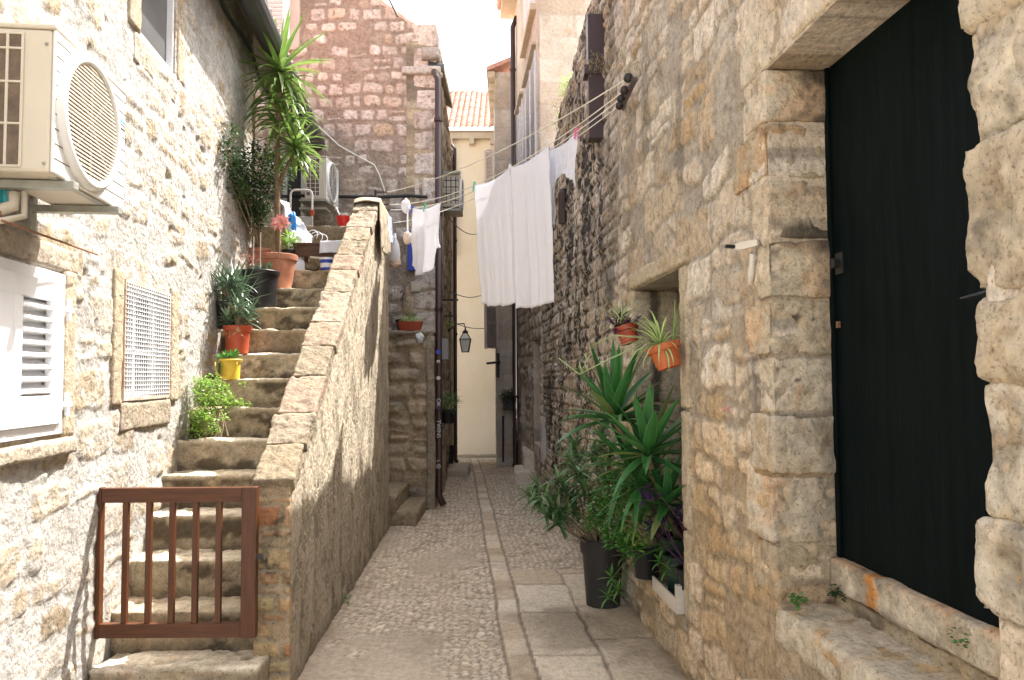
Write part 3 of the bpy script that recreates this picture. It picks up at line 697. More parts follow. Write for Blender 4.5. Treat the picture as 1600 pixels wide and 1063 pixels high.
# pipes and thin rod below
s = MB(); p1 = WL(3, 345, .2); p2 = WL(152, 398, .1); s.tube([p1, p2], .005, 6); s.tube([WL(0, 330, .12), WL(0, 330, .12)+Vector((0,0,-.02))], .005, 6)
tag(s.build('metal_rod', m_rust), 'thin rusty rod sticking out of the wall above the white shutters', 'rod')
s = MB(); q0 = P(.17, -.2, -.04); s.tube([q0, q0+Vector((0,0,-.05)), q0+Vector((-.06,-.05,-.09)), q0+Vector((-.15,-.1,-.10))], .022, 8); s.tube([q0+Vector((.04,0,.0)), q0+Vector((.04,0,-.09)), q0+Vector((0,-.12,-.14))], .012, 8)
s.build('pipe', m_acbeige, t, smooth=True)
s = MB(); s.tube([P(.14,-.24,-.09), P(.14,-.24,-.02)], .02, 8); s.build('pipe_clip', m_teal, t)

# ======================= staircase
T0, TR, RI = 3.65, .256, .20
stairs = thing('staircase', (-1.75, T0, 0), 'steep flight of worn stone steps climbing between the left house and the plastered parapet', 'stairs')
for n in range(1, 14):
    d0 = T0+TR*(n-1); x0 = lx(d0+.1)+.01 - .06; x1 = pxx(d0)-.17
    if n == 1: x1 = pxx(3.85)-.10
    x0 += .07 if n == 1 else 0
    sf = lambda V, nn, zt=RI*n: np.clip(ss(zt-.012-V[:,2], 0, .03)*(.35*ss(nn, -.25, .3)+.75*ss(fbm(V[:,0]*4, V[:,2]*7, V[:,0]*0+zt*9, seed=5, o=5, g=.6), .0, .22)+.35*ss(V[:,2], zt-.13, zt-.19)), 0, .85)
    depth = TR+.08 if n < 13 else .9
    rough_box('step', ((x0+x1)/2, d0+depth/2, RI*n-.13), (x1-x0, depth, .26), m_step, stairs, cell=.016, amp=.012, rad=.007, seed=n*3, r=(n*.37) % 1, stf=sf, freq=7, tf=lambda V, zt=RI*n: ss(V[:,2], zt-.014, zt-.002))  # tread tops paler: wear, plus sunlight painted into the colour
lb = thing('stone_block_wall', (-2.1, 7.5, 2.4), 'low grey concrete block wall at the top of the stairs, behind the brown bench', 'wall')
rough_box('block', (-2.22, 8.35, 2.80), (1.4, 1.7, .74), m_step, lb, cell=.04, amp=.010, rad=.02, seed=55, st=.25, m=0.)

# ======================= parapet
par = thing('parapet_wall', (-1.2, 5.9, 0), 'rendered parapet wall with sloping stone coping between the stairs and the lane', 'wall')
def ptop(y): return 1.09+.70*(min(y, 6.95)-3.85)
KP = math.hypot(PB, 1); pun = unit(PB); pn = (1/KP, -PB/KP, 0)
def par_h(U, V):
    vs_ = fbm(U*7, V*4.2, seed=60, o=5, g=.6); sm = fbm(U*1.5, V*1.2, seed=61, o=4)
    h = .014*sm + .006*vs_ + .003*fbm(U*30, V*18, seed=62, o=3)
    flake = ss(fbm(U*11, V*6.5, seed=63, o=6, g=.7), .05, .16); h -= flake*.006
    streak = ss(fbm(U*9, V*2.2, seed=64, o=6, g=.7), .0, .22)
    blot = ss(fbm(U*2.2, V*1.4, seed=65, o=5), -.02, .4)
    low = ss(1.3-V, 0, 1.4)
    st = np.clip(flake*.45+streak*(.18+.30*blot)+.12*blot+.22*low + .5*ss(.10-V, 0, .1), 0, .85)
    return h, {'m': ss(fbm(U*4, V*1.5, seed=66, o=4), -.1, .3), 'r': np.abs(sm), 'st': st, 't': h*0}
pu = spacing(3.85*KP, 8.0*KP, lambda u: .0042*u*.75); pv = np.linspace(-.1, 3.4, 300)
wall('plaster_wall', (PA,0,0), pun, pn, pu, pv, par_h, m_plaster, par, thick=.17, top=lambda u: ptop(u/KP)-.05, vb=-.1)
# coping stones on the slope
cs = math.atan(.70)
ycur = 3.835; k = 0
while ycur < 6.93:
    L = [.24,.22,.31,.28,.25,.36,.30,.22][k % 8]
    if ycur+L > 6.95: L = 6.97-ycur
    ym = ycur+L/2; zm = ptop(ym)
    o = rough_box('coping_stone', (0,0,0), (.21+.012*((k*5)%3), L/math.cos(cs)-.005, .085), m_cope, par, cell=.014, amp=.011, rad=.010, seed=70+k, r=(k*.381) % 1, st=.10+.25*((k*.618) % 1))
    loc = Vector((pxx(ym)-.083, ym, zm-.03)) - Vector(root_of(par).location)
    o.data.transform(Matrix.Translation(Vector(root_of(par).location)))
    o.data.transform(Matrix.Translation(loc) @ Matrix.Rotation(math.atan(-PB), 4, 'Z') @ Matrix.Rotation(cs, 4, 'X'))
    ycur += L; k += 1
o = rough_box('coping_stone', (pxx(7.5)-.083, 7.49, ptop(7.4)-.02), (.215, 1.03, .08), m_cope, par, cell=.025, amp=.006, rad=.016, seed=90, st=.1)
mb_ = MB(); mb_.add([(pxx(y)-.083+s*.095, y, ptop(y)-.05+q) for y in (3.86, 6.95) for s in (-1,1) for q in (-.02,.012)], [(0,1,3,2),(4,6,7,5),(0,4,5,1),(2,3,7,6),(0,2,6,4),(1,5,7,3)])
mb_.build('mortar_bed', m_soffit, par)
# pillar face of brick and rubble at the foot
def pil_h(U, V):
    rel, m, r = masonry(U, V, 19, rh=(.03,.13), cw=(.07,.22), joint=.010, bevel=.015, warp=.02, rad=.012, bury=.12, split=0)
    h = rel*.022+.012*fbm(U*9, V*9, seed=7)+.008*np.abs(fbm(U*30, V*30, seed=8))
    return h, {'m': m, 'r': r, 'st': np.clip(.8*ss(fbm(U*7, V*6, seed=9, o=6, g=.65), .0, .3), 0, .9), 't': h*0}
wall('pillar_face', (pxx(3.85)-.175, 3.845, 0), (1,0,0), (0,-1,0), np.arange(0, .185, .006), np.arange(-.05, 1.07, .007), pil_h, m_brick, par, thick=.03)

# ======================= wooden gate
gz0, gz1 = .325, 1.065; gy = 3.735
gxa = D(133, 870, gy).x; gxb = D(402, 870, gy).x
gate = thing('wooden_gate', ((gxa+gxb)/2, gy, gz0), 'small red brown wooden gate with five bars closing the foot of the stone stairs', 'gate')
b = MB().bb(gxa, gxa+.085, gy-.02, gy+.02, gz0, gz1); b.build('gate_post', m_wood, gate, bevel=.003)
b = MB().bb(gxb-.075, gxb, gy-.02, gy+.02, gz0, gz1-.002); b.build('gate_post', m_wood, gate, bevel=.003)
b = MB().bb(gxa+.0855, gxb-.0755, gy-.018, gy+.018, gz1-.075, gz1-.003); b.build('rail', m_woodh, gate, bevel=.003)
b = MB().bb(gxa+.0855, gxb-.0755, gy-.018, gy+.018, gz0+.003, gz0+.072); b.build('rail', m_woodh, gate, bevel=.003)
ga, gb_ = gxa+.0855, gxb-.0755
for i in range(5):
    xc = ga+(gb_-ga)*(i+1)/6; hw = .014
    b = MB().bb(xc-hw, xc+hw, gy-.012, gy+.012, gz0+.072, gz1-.075); b.build('baluster', m_wood, gate, bevel=.002)
for z in (gz0+.1, gz1-.12):
    b = MB().bb(gxa-.03, gxa+.004, gy-.012, gy+.012, z-.022, z+.022); b.lathe([(.008,-.03),(.008,.03)], (gxa-.02, gy-.016, z), 8); b.build('hinge', m_dark, gate)
b = MB().bb(gxb-.01, gxb+.03, gy-.012, gy+.0, gz0+.38, gz0+.41); b.build('latch', m_dark, gate)

# ======================= right wall with niche and door
run_ = unit(RB); rn = (-1/math.hypot(RB,1), RB/math.hypot(RB,1), 0); KR = math.hypot(RB, 1)
rw = thing('rubble_wall', (rx(5), 5, 0), 'tall weathered rubble wall on the right with a framed niche and a dark doorway', 'wall')
def RW(u, v, h=0): return Vector((RA,0,0)) + Vector(run_)*u + Vector(rn)*h + Vector((0,0,v))
def right_h(U, V):
    near = masonry(U, V, 31, rh=(.10,.30), cw=(.10,.42), joint=.013, bevel=.014, warp=.075, rad=.035, bury=.22, split=.45, wf=4.)
    far = masonry(U, V, 33, rh=(.07,.16), cw=(.10,.26), joint=.012, bevel=.016, warp=.022, rad=.015, bury=.12, split=.3)
    k = ss(U+.6*fbm(U*.8, V*.8, seed=3), 4.9, 5.5)
    rel = near[0]*(1-k)+far[0]*k; m = near[1]*(1-k)+far[1]*k; r = near[2]*(1-k)+far[2]*k
    h = rel*(.012+.008*k) + .009*rel*(1-.4*k)*fbm(U*12, V*10, seed=45, o=4, g=.65) + .016*fbm(U*1.4, V*1.4, seed=35, o=3) + .011*(1-.5*k)*fbm(U*8, V*6, seed=36, o=5, g=.6) + .008*np.abs(fbm(U*26, V*20, seed=37, o=3, g=.7))
    pit = ss(vn(U*13, V*11, seed=42), .5, .9); h -= pit*.022
    mott = fbm(U*4, V*2.0, seed=38, o=6, g=.62); fine = fbm(U*20, V*11, seed=39, o=5, g=.72)
    dk = ss(U, 4.6, 6.4)*(1-.5*ss(U, 9.2, 10))
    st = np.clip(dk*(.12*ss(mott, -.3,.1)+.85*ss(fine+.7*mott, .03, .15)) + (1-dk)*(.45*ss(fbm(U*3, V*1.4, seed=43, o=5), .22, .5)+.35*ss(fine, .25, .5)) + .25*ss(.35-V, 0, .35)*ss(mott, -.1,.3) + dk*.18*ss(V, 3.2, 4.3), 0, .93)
    tn = (1-k)*np.clip(ss(2.2-V+.8*mott, 0, 1.6)*.75+.35*ss(mott, .0, .3), 0, 1)
    r = np.where(k > .5, .45+.55*r, r)
    return h, {'m': m*ss(fine, -.5, -.1), 'r': r, 'st': st, 't': tn}
DU0, DU1 = 1.69*KR, 2.82*KR; NU0, NU1 = 3.92*KR, 4.955*KR
us = spacing(.55, 10.08*KR, lambda u: .0040*max(u, 1.7)); vs = np.arange(-.2, 4.95, .0125)
Hd = (DU0, DU1, .735, 2.79, .32); Hn = (NU0, NU1, .34, 2.18, .46)
for h_ in (Hd, Hn):
    for e in h_[:2]: us[np.argmin(abs(us-e))] = e
    for e in h_[2:4]: vs[np.argmin(abs(vs-e))] = e
def rtop(u):
    y = u/KR; return float(np.interp(y, [0, 5, 6.4, 8, 9.1, 10.1], [5.0, 4.95, 4.87, 4.62, 4.28, 4.15])) + .04*math.sin(y*4)+.025*math.sin(y*11)
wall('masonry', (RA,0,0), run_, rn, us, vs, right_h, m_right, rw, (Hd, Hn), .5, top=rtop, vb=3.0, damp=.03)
cr = MB(); cr.add([RW(.6, -.2, -.55), RW(10.1, -.2, -.55), RW(10.1, 4.15, -.55), RW(5, 4.8, -.55), RW(.6, 4.9, -.55)], [(0,1,2,3,4)]); cr.build('back_face', m_soffit, rw)
rrot = Matrix((rn, run_, (0,0,1))).transposed(); rrot = Matrix((Vector(rn)*-1, run_, (0,0,1))).transposed()
zr = math.atan2(run_[1], run_[0]) - math.pi/2
def rbox(mb, u0, u1, v0, v1, h0, h1): return mb.box(RW((u0+u1)/2, (v0+v1)/2, (h0+h1)/2), (h1-h0, u1-u0, v1-v0), rrot)
def rstone(name, u0, u1, v0, v1, h0, h1, mat=None, parent=None, **k):
    return rough_box(name, RW((u0+u1)/2, (v0+v1)/2, (h0+h1)/2), (h1-h0, u1-u0, v1-v0), mat or m_quoin, parent or rw, zrot=zr, **k)
# quoins of the far jamb
zq = [.739,.966,1.222,1.454,1.673,1.893,2.124,2.356,2.576,2.79]
Lq = [.22,.24,.20,.13,.22,.10,.16,.30,.19]
for i in range(9):
    def sfq(V, n, i=i):
        s_ = .14*ss(n, .0, .3)
        if i in (8,): s_ = s_ + .75*ss(fbm(V[:,1]*9, V[:,2]*9, V[:,0]*9, seed=5), -.25, .2)*ss(V[:,0]-rx(2.82), .03, .10)
        if i in (6,): s_ = s_ + .75*ss(2.22-V[:,2]+.05*n, 0, .06)*ss(V[:,0]-rx(2.82)+.1*n, -.01, .05)
        if i in (5,): s_ = s_ + .6*ss(V[:,2]-2.06+.04*n, 0, .05)
        if i == 4:
            for hx, hz_, hr in ((.072, 1.807, .026), (.160, 1.812, .012), (.095, 1.825, .016)): s_ = s_ + 1.2*ss(hr-np.hypot(V[:,0]-rx(2.82)-hx, V[:,2]-hz_)+.02*n, 0, .008)  # holes in the stone: their inner shade painted as dark spots
        if i == 3: s_ = s_ + 1.1*ss(.012-np.hypot(V[:,0]-rx(2.82)-.09, V[:,2]-1.585), 0, .006)
        s_ = s_ + .45*ss(V[:,0]-rx(2.82)+.06*n, .14, .26)
        return np.clip(s_, 0, .9)
    u0 = DU1-.004; o = rstone('jamb_stone', u0-.006*(i%3), u0+Lq[i], zq[i]+.006, zq[i+1]-.005, -.30, .014+.006*((i*5)%3), seed=100+i, cell=.012, amp=.012, rad=.009, r=(i*.43) % 1, stf=sfq, freq=6, tf=lambda V, i=i: (.7*ss(fbm(V[:,0]*30, V[:,2]*12, seed=3), -.4, .2)*ss(.018-np.abs(V[:,0]-rx(2.82)-.09+.022*fbm(V[:,2]*14, V[:,0]*20, seed=6)), 0, .02)*ss(1.60-V[:,2], 0, .06)*ss(V[:,2], 1.36, 1.56) if i in (2,3) else .25*ss(fbm(V[:,1]*6, V[:,2]*6, V[:,0]*6, seed=i), .05, .4)))
rstone('joint_mortar', DU1+.004, DU1+.12, .745, 2.785, -.29, .004, seed=128, cell=.03, amp=.006, rad=.006, r=.1, m=0., st=.15)
# near jamb, bulging boulders
zn = [.45,.74,1.06,1.28,1.58,1.78,2.13,2.40,2.79]
for i in range(8):
    rstone('jamb_stone', DU0-.40, DU0+.004+.012*((i*7)%3), zn[i]+.001, zn[i+1]-.001, -.26, .015+.008*(i%3), seed=130+i, cell=.012, amp=.020, rad=.022, r=(.25+.37*i)%1, stf=lambda V, n: np.clip(.5*ss(fbm(V[:,1]*7, V[:,2]*7, V[:,0]*7, seed=14, o=5, g=.65), .05, .35)+.25*ss(-n, 0, .3), 0, .8), freq=7)
rstone('lintel', 1.32*KR, 3.07*KR, 2.795, 3.16, -.34, .010, seed=140, cell=.024, amp=.004, rad=.012, r=.35, st=.05)
rstone('lintel', 1.32*KR, 3.05*KR, 3.17, 3.62, -.2, .006, seed=141, cell=.03, amp=.006, rad=.015, r=.3, st=.08)
def sfs(V, n): return np.clip(.35*ss(n, 0, .3)+.4*ss(fbm(V[:,1]*3, V[:,2]*3, seed=77, o=4), .1, .4), 0, .9)
rstone('door_sill', DU0-.05, DU1-.01, .80, .915, -.36, -.195, seed=142, cell=.014, amp=.010, rad=.012, r=.3, stf=sfs, tf=lambda V: np.clip(ss(.05-np.abs(V[:,1]-2.56+.02*fbm(V[:,2]*30, V[:,2]*0)), 0, .04)+.4*ss(V[:,2], .895, .915)*ss(fbm(V[:,1]*9, V[:,2]*0, seed=2), -.1, .3), 0, 1))
rstone('sill_base', DU0-.05, DU1-.01, .70, .79, -.36, -.21, seed=143, cell=.02, amp=.018, rad=.02, r=.0, stf=sfs)
rstone('door_step', 1.15, DU1+.02, .60, .742, -.30, .020, seed=144, cell=.022, amp=.012, rad=.022, r=.5, st=.05)
# door leaf
dr = MB(); rbox(dr, DU0-.05, DU1-.005, .918, 2.80, -.262, -.235); door = dr.build('door', m_door, rw)
fr_ = MB(); rbox(fr_, DU1-.032, DU1-.006, .918, 2.79, -.2345, -.222); fr_.build('door_frame', m_door, door, bevel=.002)
hd = MB(); rbox(hd, DU1-.10, DU1-.05, 1.98, 2.06, -.2325, -.226); hd.tube([RW(DU1-.075, 2.02, -.226), RW(DU1-.075, 2.02, -.20)], [.016, .02], 10); hd.build('handle', m_cable, door)
hk = MB(); hk.box(RW(DU1-.06, 1.79, -.226), (.010, .016, .024), rrot); hk.build('latch_plate', m_rust, door)
fl = MB(); q = RW(DU0+.16, 1.815, -.20); fl.add([q+Vector(run_)*a+Vector(rn)*b+Vector((0,0,c)) for a,b,c in ((0,-.03,.0),(.15,-.02,-.004),(.18,.0,-.006),(.15,.04,-.008),(0,.075,-.006),(.07,.02,.007))], [(0,1,5),(1,2,5),(2,3,5),(3,4,5),(4,0,5)])
fl.build('letter_flap', m_flap, door, solid=.004)
# niche frame, back and sill
rstone('niche_lintel', NU0-.12, NU1+.07, 2.185, 2.295, -.44, .028, seed=150, cell=.018, amp=.006, rad=.014, r=.6, st=.06)
for i, (a, b) in enumerate(((.34,.80),(.81,1.42),(1.43,2.18))):
    rstone('niche_jamb', NU0-.105, NU0+.012, a+.003, b-.003, -.44, .022, seed=152+i, cell=.02, amp=.005, rad=.012, r=.7, st=.05)
    def sfn(V, n): 
        x = (V[:,0]-rx(4.95)); return np.clip(.85*ss(.05-np.abs(x-.13-.035*fbm(V[:,2]*2, V[:,2]*0, seed=4)), 0, .03)+.8*ss(x, .26, .32)*ss(n,-.2,.2)+.2*ss(n,0,.3), 0, .93)
    rstone('niche_jamb', NU1-.012, NU1+.06, a+.003, b-.003, -.44, .018, seed=156+i, cell=.018, amp=.005, rad=.012, r=.5, stf=sfn)
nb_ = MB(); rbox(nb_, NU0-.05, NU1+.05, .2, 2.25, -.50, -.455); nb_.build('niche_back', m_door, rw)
rstone('niche_sill', NU0+.012, NU1-.012, .26, .352, -.44, .012, seed=160, cell=.02, amp=.008, rad=.014, r=.2, st=.35)
# low block at the foot of the step
lowb = rough_box('stone_block', (.99, 2.30, .25), (.50, .92, .53), m_quoin, None, cell=.025, amp=.014, rad=.035, zrot=zr, seed=170, r=.6, st=.15)
tag(lowb, 'low pale stone block at the foot of the dark doorway, under its step', 'stone block')
# iron beams and fittings fixed to the right wall
def fix(px0, py0, px1, py1, o): return WR(px0, py0, o), WR(px1, py1, o)
a = WR(931, 24, .06); b_ = WR(931, 222, .06)
s = MB(); mid = a.lerp(b_, .5); s.bar((mid.x, mid.y, b_.z), (mid.x, mid.y, a.z), .135, .13); s.bar((mid.x-.02, mid.y, b_.z+.52), (mid.x-.02, mid.y, b_.z+.60), .16, .15)
tag(s.build('iron_beam', m_pipe, bevel=.006), 'long dark brown iron beam standing upright high on the rubble wall', 'iron beam')
a = WR(880, 293, .04); b_ = WR(880, 350, .04); mid = a.lerp(b_, .5)
s = MB(); s.tube([(mid.x, mid.y, b_.z), (mid.x, mid.y, a.z-.06), (mid.x, mid.y, a.z-.02), (mid.x, mid.y, a.z)], [.055, .055, .04, .012], 12)
tag(s.build('iron_beam', m_pipe), 'short round topped brown iron bar low on the rubble wall beside the hanging shirt', 'iron bar')
br0 = WR(970, 170, .02); br1 = WR(991, 124, .16)
bk0 = thing('line_bracket', WR(985, 145, 0), 'dark rusty bracket with small pulleys holding the washing lines on the rubble wall', 'bracket')
s = MB(); s.bar(br0, br1, .035, .02); s.bar(br1, WR(985,120,.0), .02); s.build('arm', m_pipe, bk0)
PUL = [br1+Vector((-.03, .03, .02)), br1.lerp(br0, .25)+Vector((-.03,.04,0)), br1.lerp(br0, .5)+Vector((-.03,.05,-.0)), br1.lerp(br0, .75)+Vector((-.02,.06,.0))]
for p in PUL:
    s = MB(); s.lathe([(.0,-.012),(.026,-.012),(.018,0),(.026,.012),(.0,.012)], p, 14, tilt=Matrix.Rotation(R(90), 3, 'X')); s.build('pulley', m_dark, bk0, smooth=True)
# small wooden handle and rag hanging on the wall
hk = thing('wooden_paddle', WR(1160, 385, 0), 'pale wooden tool with black handle end sticking out of the wall between niche and doorway', 'tool')
p0 = WR(1133, 385, .12); p1 = WR(1148, 386, .08); p2 = WR(1184, 380, .02)
s = MB(); s.bar(p0, p1, .02, .014); s.build('handle', m_blackpot, hk, bevel=.003)
s = MB(); s.add([p1+Vector((0,0,.01)), p1-Vector((0,0,.01)), p1.lerp(p2,.4)+Vector((0,0,.016)), p1.lerp(p2,.4)-Vector((0,0,.016)), p2+Vector((0,0,.014)), p2-Vector((0,0,.010))], [(0,2,3,1),(2,4,5,3)]); s.build('blade', m_crate, hk, solid=.012)
s = MB(); q0 = WR(1176, 397, .03); q1 = WR(1172, 446, .03); s.tube([q0, q0.lerp(q1,.3)+Vector((0,0,0)), q0.lerp(q1,.6), q1], [.012,.010,.014,.009], 8)
tag(s.build('rag', m_crate, smooth=True), 'twisted pale rag hanging on the wall under the wooden tool', 'rag')
s = MB(); rbox(s, WR(1186,385).y*KR-.0, WR(1186,385).y*KR+.1, 1.98, 2.2, -.01, .016)
s = MB(); p = WR(1134, 640, .03)
for k in range(5): s.leaf(p, k*1.3, .3*(k-2), .03, .02, .5)
tag(s.build('red_scrap', lf_red), 'tiny red scrap of cloth stuck in the rubble wall left of the doorway', 'scrap')

# ======================= gable building behind the stairs
GY = 9.45; GX = -.95
gab = thing('gable_house', (GX-1.5, GY, 0), 'pinkish rubble gable house behind the stairs with sloping tiled roof edge', 'house')
def gable_h(U, V):
    rel, m, r = masonry(U, V, 45, rh=(.14,.215), cw=(.12,.25), joint=.022, bevel=.02, warp=.045, rad=.05, bury=.20, split=.1)
    h = rel*.012+.014*fbm(U*2, V*2, seed=46)+.008*fbm(U*16, V*16, seed=47)
    edge = ss(U, U.max()-.30, U.max()-.28)      # dressed stones up the corner
    r2, m2, q2 = masonry(U, V, 46, rh=(.22,.36), cw=(.4,.7), joint=.012, bevel=.03, warp=.02, rad=.03, split=0)
    h = h*(1-edge)+edge*(r2*.02+.006*fbm(U*14, V*14, seed=48)); m = m*(1-edge)+m2*edge; r = r*(1-edge)+(.1+.3*q2)*edge
    st = np.clip(.30*ss(fbm(U*1.8, V*1.5, seed=49, o=5), .0, .45)+.30*ss(fbm(U*9, V*9, seed=50, o=4), .15, .5)+.35*ss(4.2-V, 0, 1.5)*ss(fbm(U*2.5,V*2.5,seed=52), -.4, .3), 0, .8)
    return h, {'m': m*ss(fbm(U*20, V*20, seed=51), -.6, -.1), 'r': r, 'st': st, 't': ss(V, 3.6, 5.2)}
gu = np.arange(0, 3.9+.001, .016); gv = np.arange(0, 8.2, .018)
def gtop(u): return min(8.0, 5.98+.70*(3.9-u)) if u < 3.55 else 5.98+.70*.33
wall('wall', (GX-3.9, GY, 0), (1,0,0), (0,-1,0), gu, gv, gable_h, m_pink, gab, thick=.4, top=gtop, vb=2.0)
SB = -.045
sn = (1/math.hypot(SB,1), -SB/math.hypot(SB,1), 0)
def side_h(U, V):
    rel, m, r = masonry(U, V, 57, rh=(.14,.3), cw=(.2,.5), joint=.02, bevel=.03, warp=.03, rad=.03, bury=.3)
    return rel*.03+.015*fbm(U*5, V*5, seed=58), {'m': m, 'r': r, 'st': np.clip(.1+.5*ss(fbm(U*3, V*3, seed=59, o=5), -.1, .4), 0, .8), 't': m*0}
wall('side_wall', (GX, GY, 0), unit(SB), sn, np.arange(0, 5.6, .03), np.arange(-.1, 6.0, .03), side_h, m_tan, gab, thick=.4)
# roof over the gable with tiles along the verge
rf = MB()
for i in range(10):
    yy = GY+.14+i*.19
    x_r, z_r = GX-.10, 5.98+.70*(.10)+.0; x_l = GX-3.2; z_l = z_r+.70*3.3
    rf.tube([(x_l, yy, z_l), (x_r, yy, z_r)], .08, 8)
roof = rf.build('roof', m_tile, gab)
sl_ = MB(); 
A = [(GX-3.2, GY+.0, 6.0+.7*3.2), (GX+.04, GY+.0, 5.98), (GX+.04, GY+2.0, 5.98), (GX-3.2, GY+2.0, 6.0+.7*3.2)]
A = [(x, max(y, GY+.05), z-.16) for x, y, z in A]
sl_.add(A+[(x, y, z+.09) for x, y, z in A], [(3,2,1,0),(4,5,6,7),(0,1,5,4),(1,2,6,5),(2,3,7,6),(3,0,4,7)]); sl_.build('roof_slab', m_creamst, gab)
rough_box('eave_stone', (GX-.08, GY+.02, 5.80), (.24, .26, .15), m_pink, gab, cell=.03, amp=.012, rad=.03, seed=200, r=.1, st=.45)
rough_box('eave_stone', (GX-.20, GY+.02, 5.585), (.52, .20, .11), m_pink, gab, cell=.03, amp=.010, rad=.03, seed=201, r=.5, st=.1)
# shuttered window at the top left of the gable
wx0, wx1 = D(405, 30, GY).x, D(455, 30, GY).x; wz = D(430, 66, GY).z
s = MB().bb(wx0-.1, wx1+.12, GY-.045, GY+.02, wz-.12, 8.0); s.build('window_surround', m_pinkplain, gab, bevel=.004)
s = MB().bb(wx1-.085, wx1+.0, GY-.09, GY-.0455, wz, 7.9); s.bb(wx0, wx1-.085, GY-.09, GY-.0455, wz, wz+.09); s.bb(wx0, wx0+.06, GY-.09, GY-.0455, wz+.09, 7.9); sh_ = s.build('shutter', m_white, gab)
s = MB()
for i in range(34):
    z = wz+.12+i*.055
    s.box(((wx0+wx1)/2-.01, GY-.068, z), (wx1-wx0-.14, .045, .012), Matrix.Rotation(R(-35), 3, 'X'))
s.build('louvre_panel', m_white, sh_)
# white door and frame beyond the plants
dx0, dx1 = D(455, 300, GY).x, D(478, 300, GY).x; dz1 = D(465, 250, GY).z
s = MB().bb(dx0-.09, dx0-.04, GY-.06, GY+.0, 3.17, dz1); s.bb(dx1-.05, dx1, GY-.06, GY, 3.17, dz1); s.bb(dx0-.09, dx1, GY-.06, GY, dz1, dz1+.08); df = s.build('door_frame', m_white, gab, bevel=.004)
s = MB().bb(dx0-.04, dx1-.05, GY-.03, GY-.005, 3.17, dz1); s.build('door_pane', m_glass, df)
pl = MB(); 
pts = [D(x, y, GY-.06) for x, y in ((414,309),(470,306),(520,307),(560,308),(600,308),(640,306),(668,308))]
pl.tube(pts, .022, 8); tag(pl.build('black_pipe', m_cable, smooth=True), 'black water pipe running level across the gable wall above the parapet top', 'pipe')
pl = MB(); pl.tube([D(x, y, GY-.05) for x, y in ((488,188),(505,205),(530,228),(560,245),(585,258),(592,272),(600,295),(603,307))], .010, 6)
tag(pl.build('white_cable', m_line, smooth=True), 'thin white cable drooping across the gable wall from the gutter end', 'cable')
s = MB(); p = D(610, 12, GY-.04); s.bar(p+Vector((-.02,0,.12)), p+Vector((.10,-.05,-.14)), .02)
tag(s.build('iron_hook', m_dark), 'short dark iron pin stuck in the gable wall just under its roof edge', 'hook')

# buttress with planters on its ledge
but = thing('buttress_wall', (-1.4, 9.2, 0), 'tan rubble buttress wall at the corner of the gable house with a ledge of planters', 'wall')
LZ = D(640, 521, 9.2).z
def but_h(U, V):
    rel, m, r = masonry(U, V, 83, rh=(.13,.24), cw=(.18,.36), joint=.022, bevel=.045, warp=.05, rad=.06, bury=.1, split=.15)
    h = rel*.045+.02*fbm(U*3, V*3, seed=84)+.014*fbm(U*14, V*14, seed=85)
    st = np.clip(.35*ss(fbm(U*4, V*4, seed=86, o=5), .0, .4)+.6*ss(.45-V, 0, .35)+.35*ss(V, LZ-.16, LZ-.05), 0, .85)
    return h, {'m': m, 'r': r, 'st': st, 't': m*0}
bu = np.arange(0, .945, .011); bv = np.arange(-.05, LZ, .011)
wall('masonry', (-1.90, 9.12, 0), (1,0,0), (0,-1,0), bu, bv, but_h, m_tan, but, thick=.36)
rough_box('ledge', (-1.42, 9.26, LZ+.005), (.98, .36, .05), m_tan, but, cell=.025, amp=.010, rad=.015, seed=210, r=.3, st=.5)
rough_box('corner_pier', (-1.0, 9.22, 1.05), (.11, .34, 2.14), m_tan, but, cell=.025, amp=.014, rad=.02, seed=211, r=.2, st=.45)
for i, (x0, x1, y0, y1, z0, z1) in enumerate(((-1.36, -1.05, 8.1, 9.12, -.02, .155), (-1.92, -1.27, 8.08, 9.12, .14, .335))):
    o = rough_box('stone_step', ((x0+x1)/2, (y0+y1)/2, (z0+z1)/2), (x1-x0, y1-y0, z1-z0), m_step, None, cell=.022, amp=.010, rad=.022, seed=220+i, r=.6, st=.2, t=0)
    tag(o, ['lower stone step on the lane beside the foot of the buttress wall', 'upper stone step tucked behind the end of the parapet wall'][i], 'step')
rough_box('passage_wall', (-2.1, 9.3, 1.2), (.4, .1, 2.6), m_tan, but, cell=.06, amp=.02, rad=.02, seed=215, st=.4)
# blue panel, grey plate and hook on the gable corner
s = MB(); a = D(637, 361, GY-.06); b_ = D(655, 423, GY-.06); s.bb(a.x, b_.x, GY-.08, GY-.03, b_.z, a.z)
tag(s.build('enamel_sign', m_blue, bevel=.004), 'blue enamel panel on the gable corner half covered by the hanging white garments', 'sign')
s = MB(); a = D(642, 440, GY-.05); b_ = D(657, 456, GY-.05); s.bb(a.x, b_.x, GY-.05, GY-.02, b_.z, a.z); 
pt = s.build('cover_plate', m_greyplate, bevel=.004); s = MB().bb(a.x+.02, b_.x-.02, GY-.055, GY-.0505, b_.z+.02, a.z-.02); s.build('lid', m_creamst, pt); tag(pt, 'small square grey cover plate on the wall above the red planter', 'plate')
s = MB(); p = D(628, 458, GY-.05); s.tube([p+Vector((-.02,0,0)), p+Vector((0,0,.03)), p+Vector((.03,0,.0)), p+Vector((.01,0,-.05)), p+Vector((0,0,-.10))], .007, 6)
tag(s.build('wall_hook', m_dark), 'small curled black hook on the wall above the green pot', 'hook')

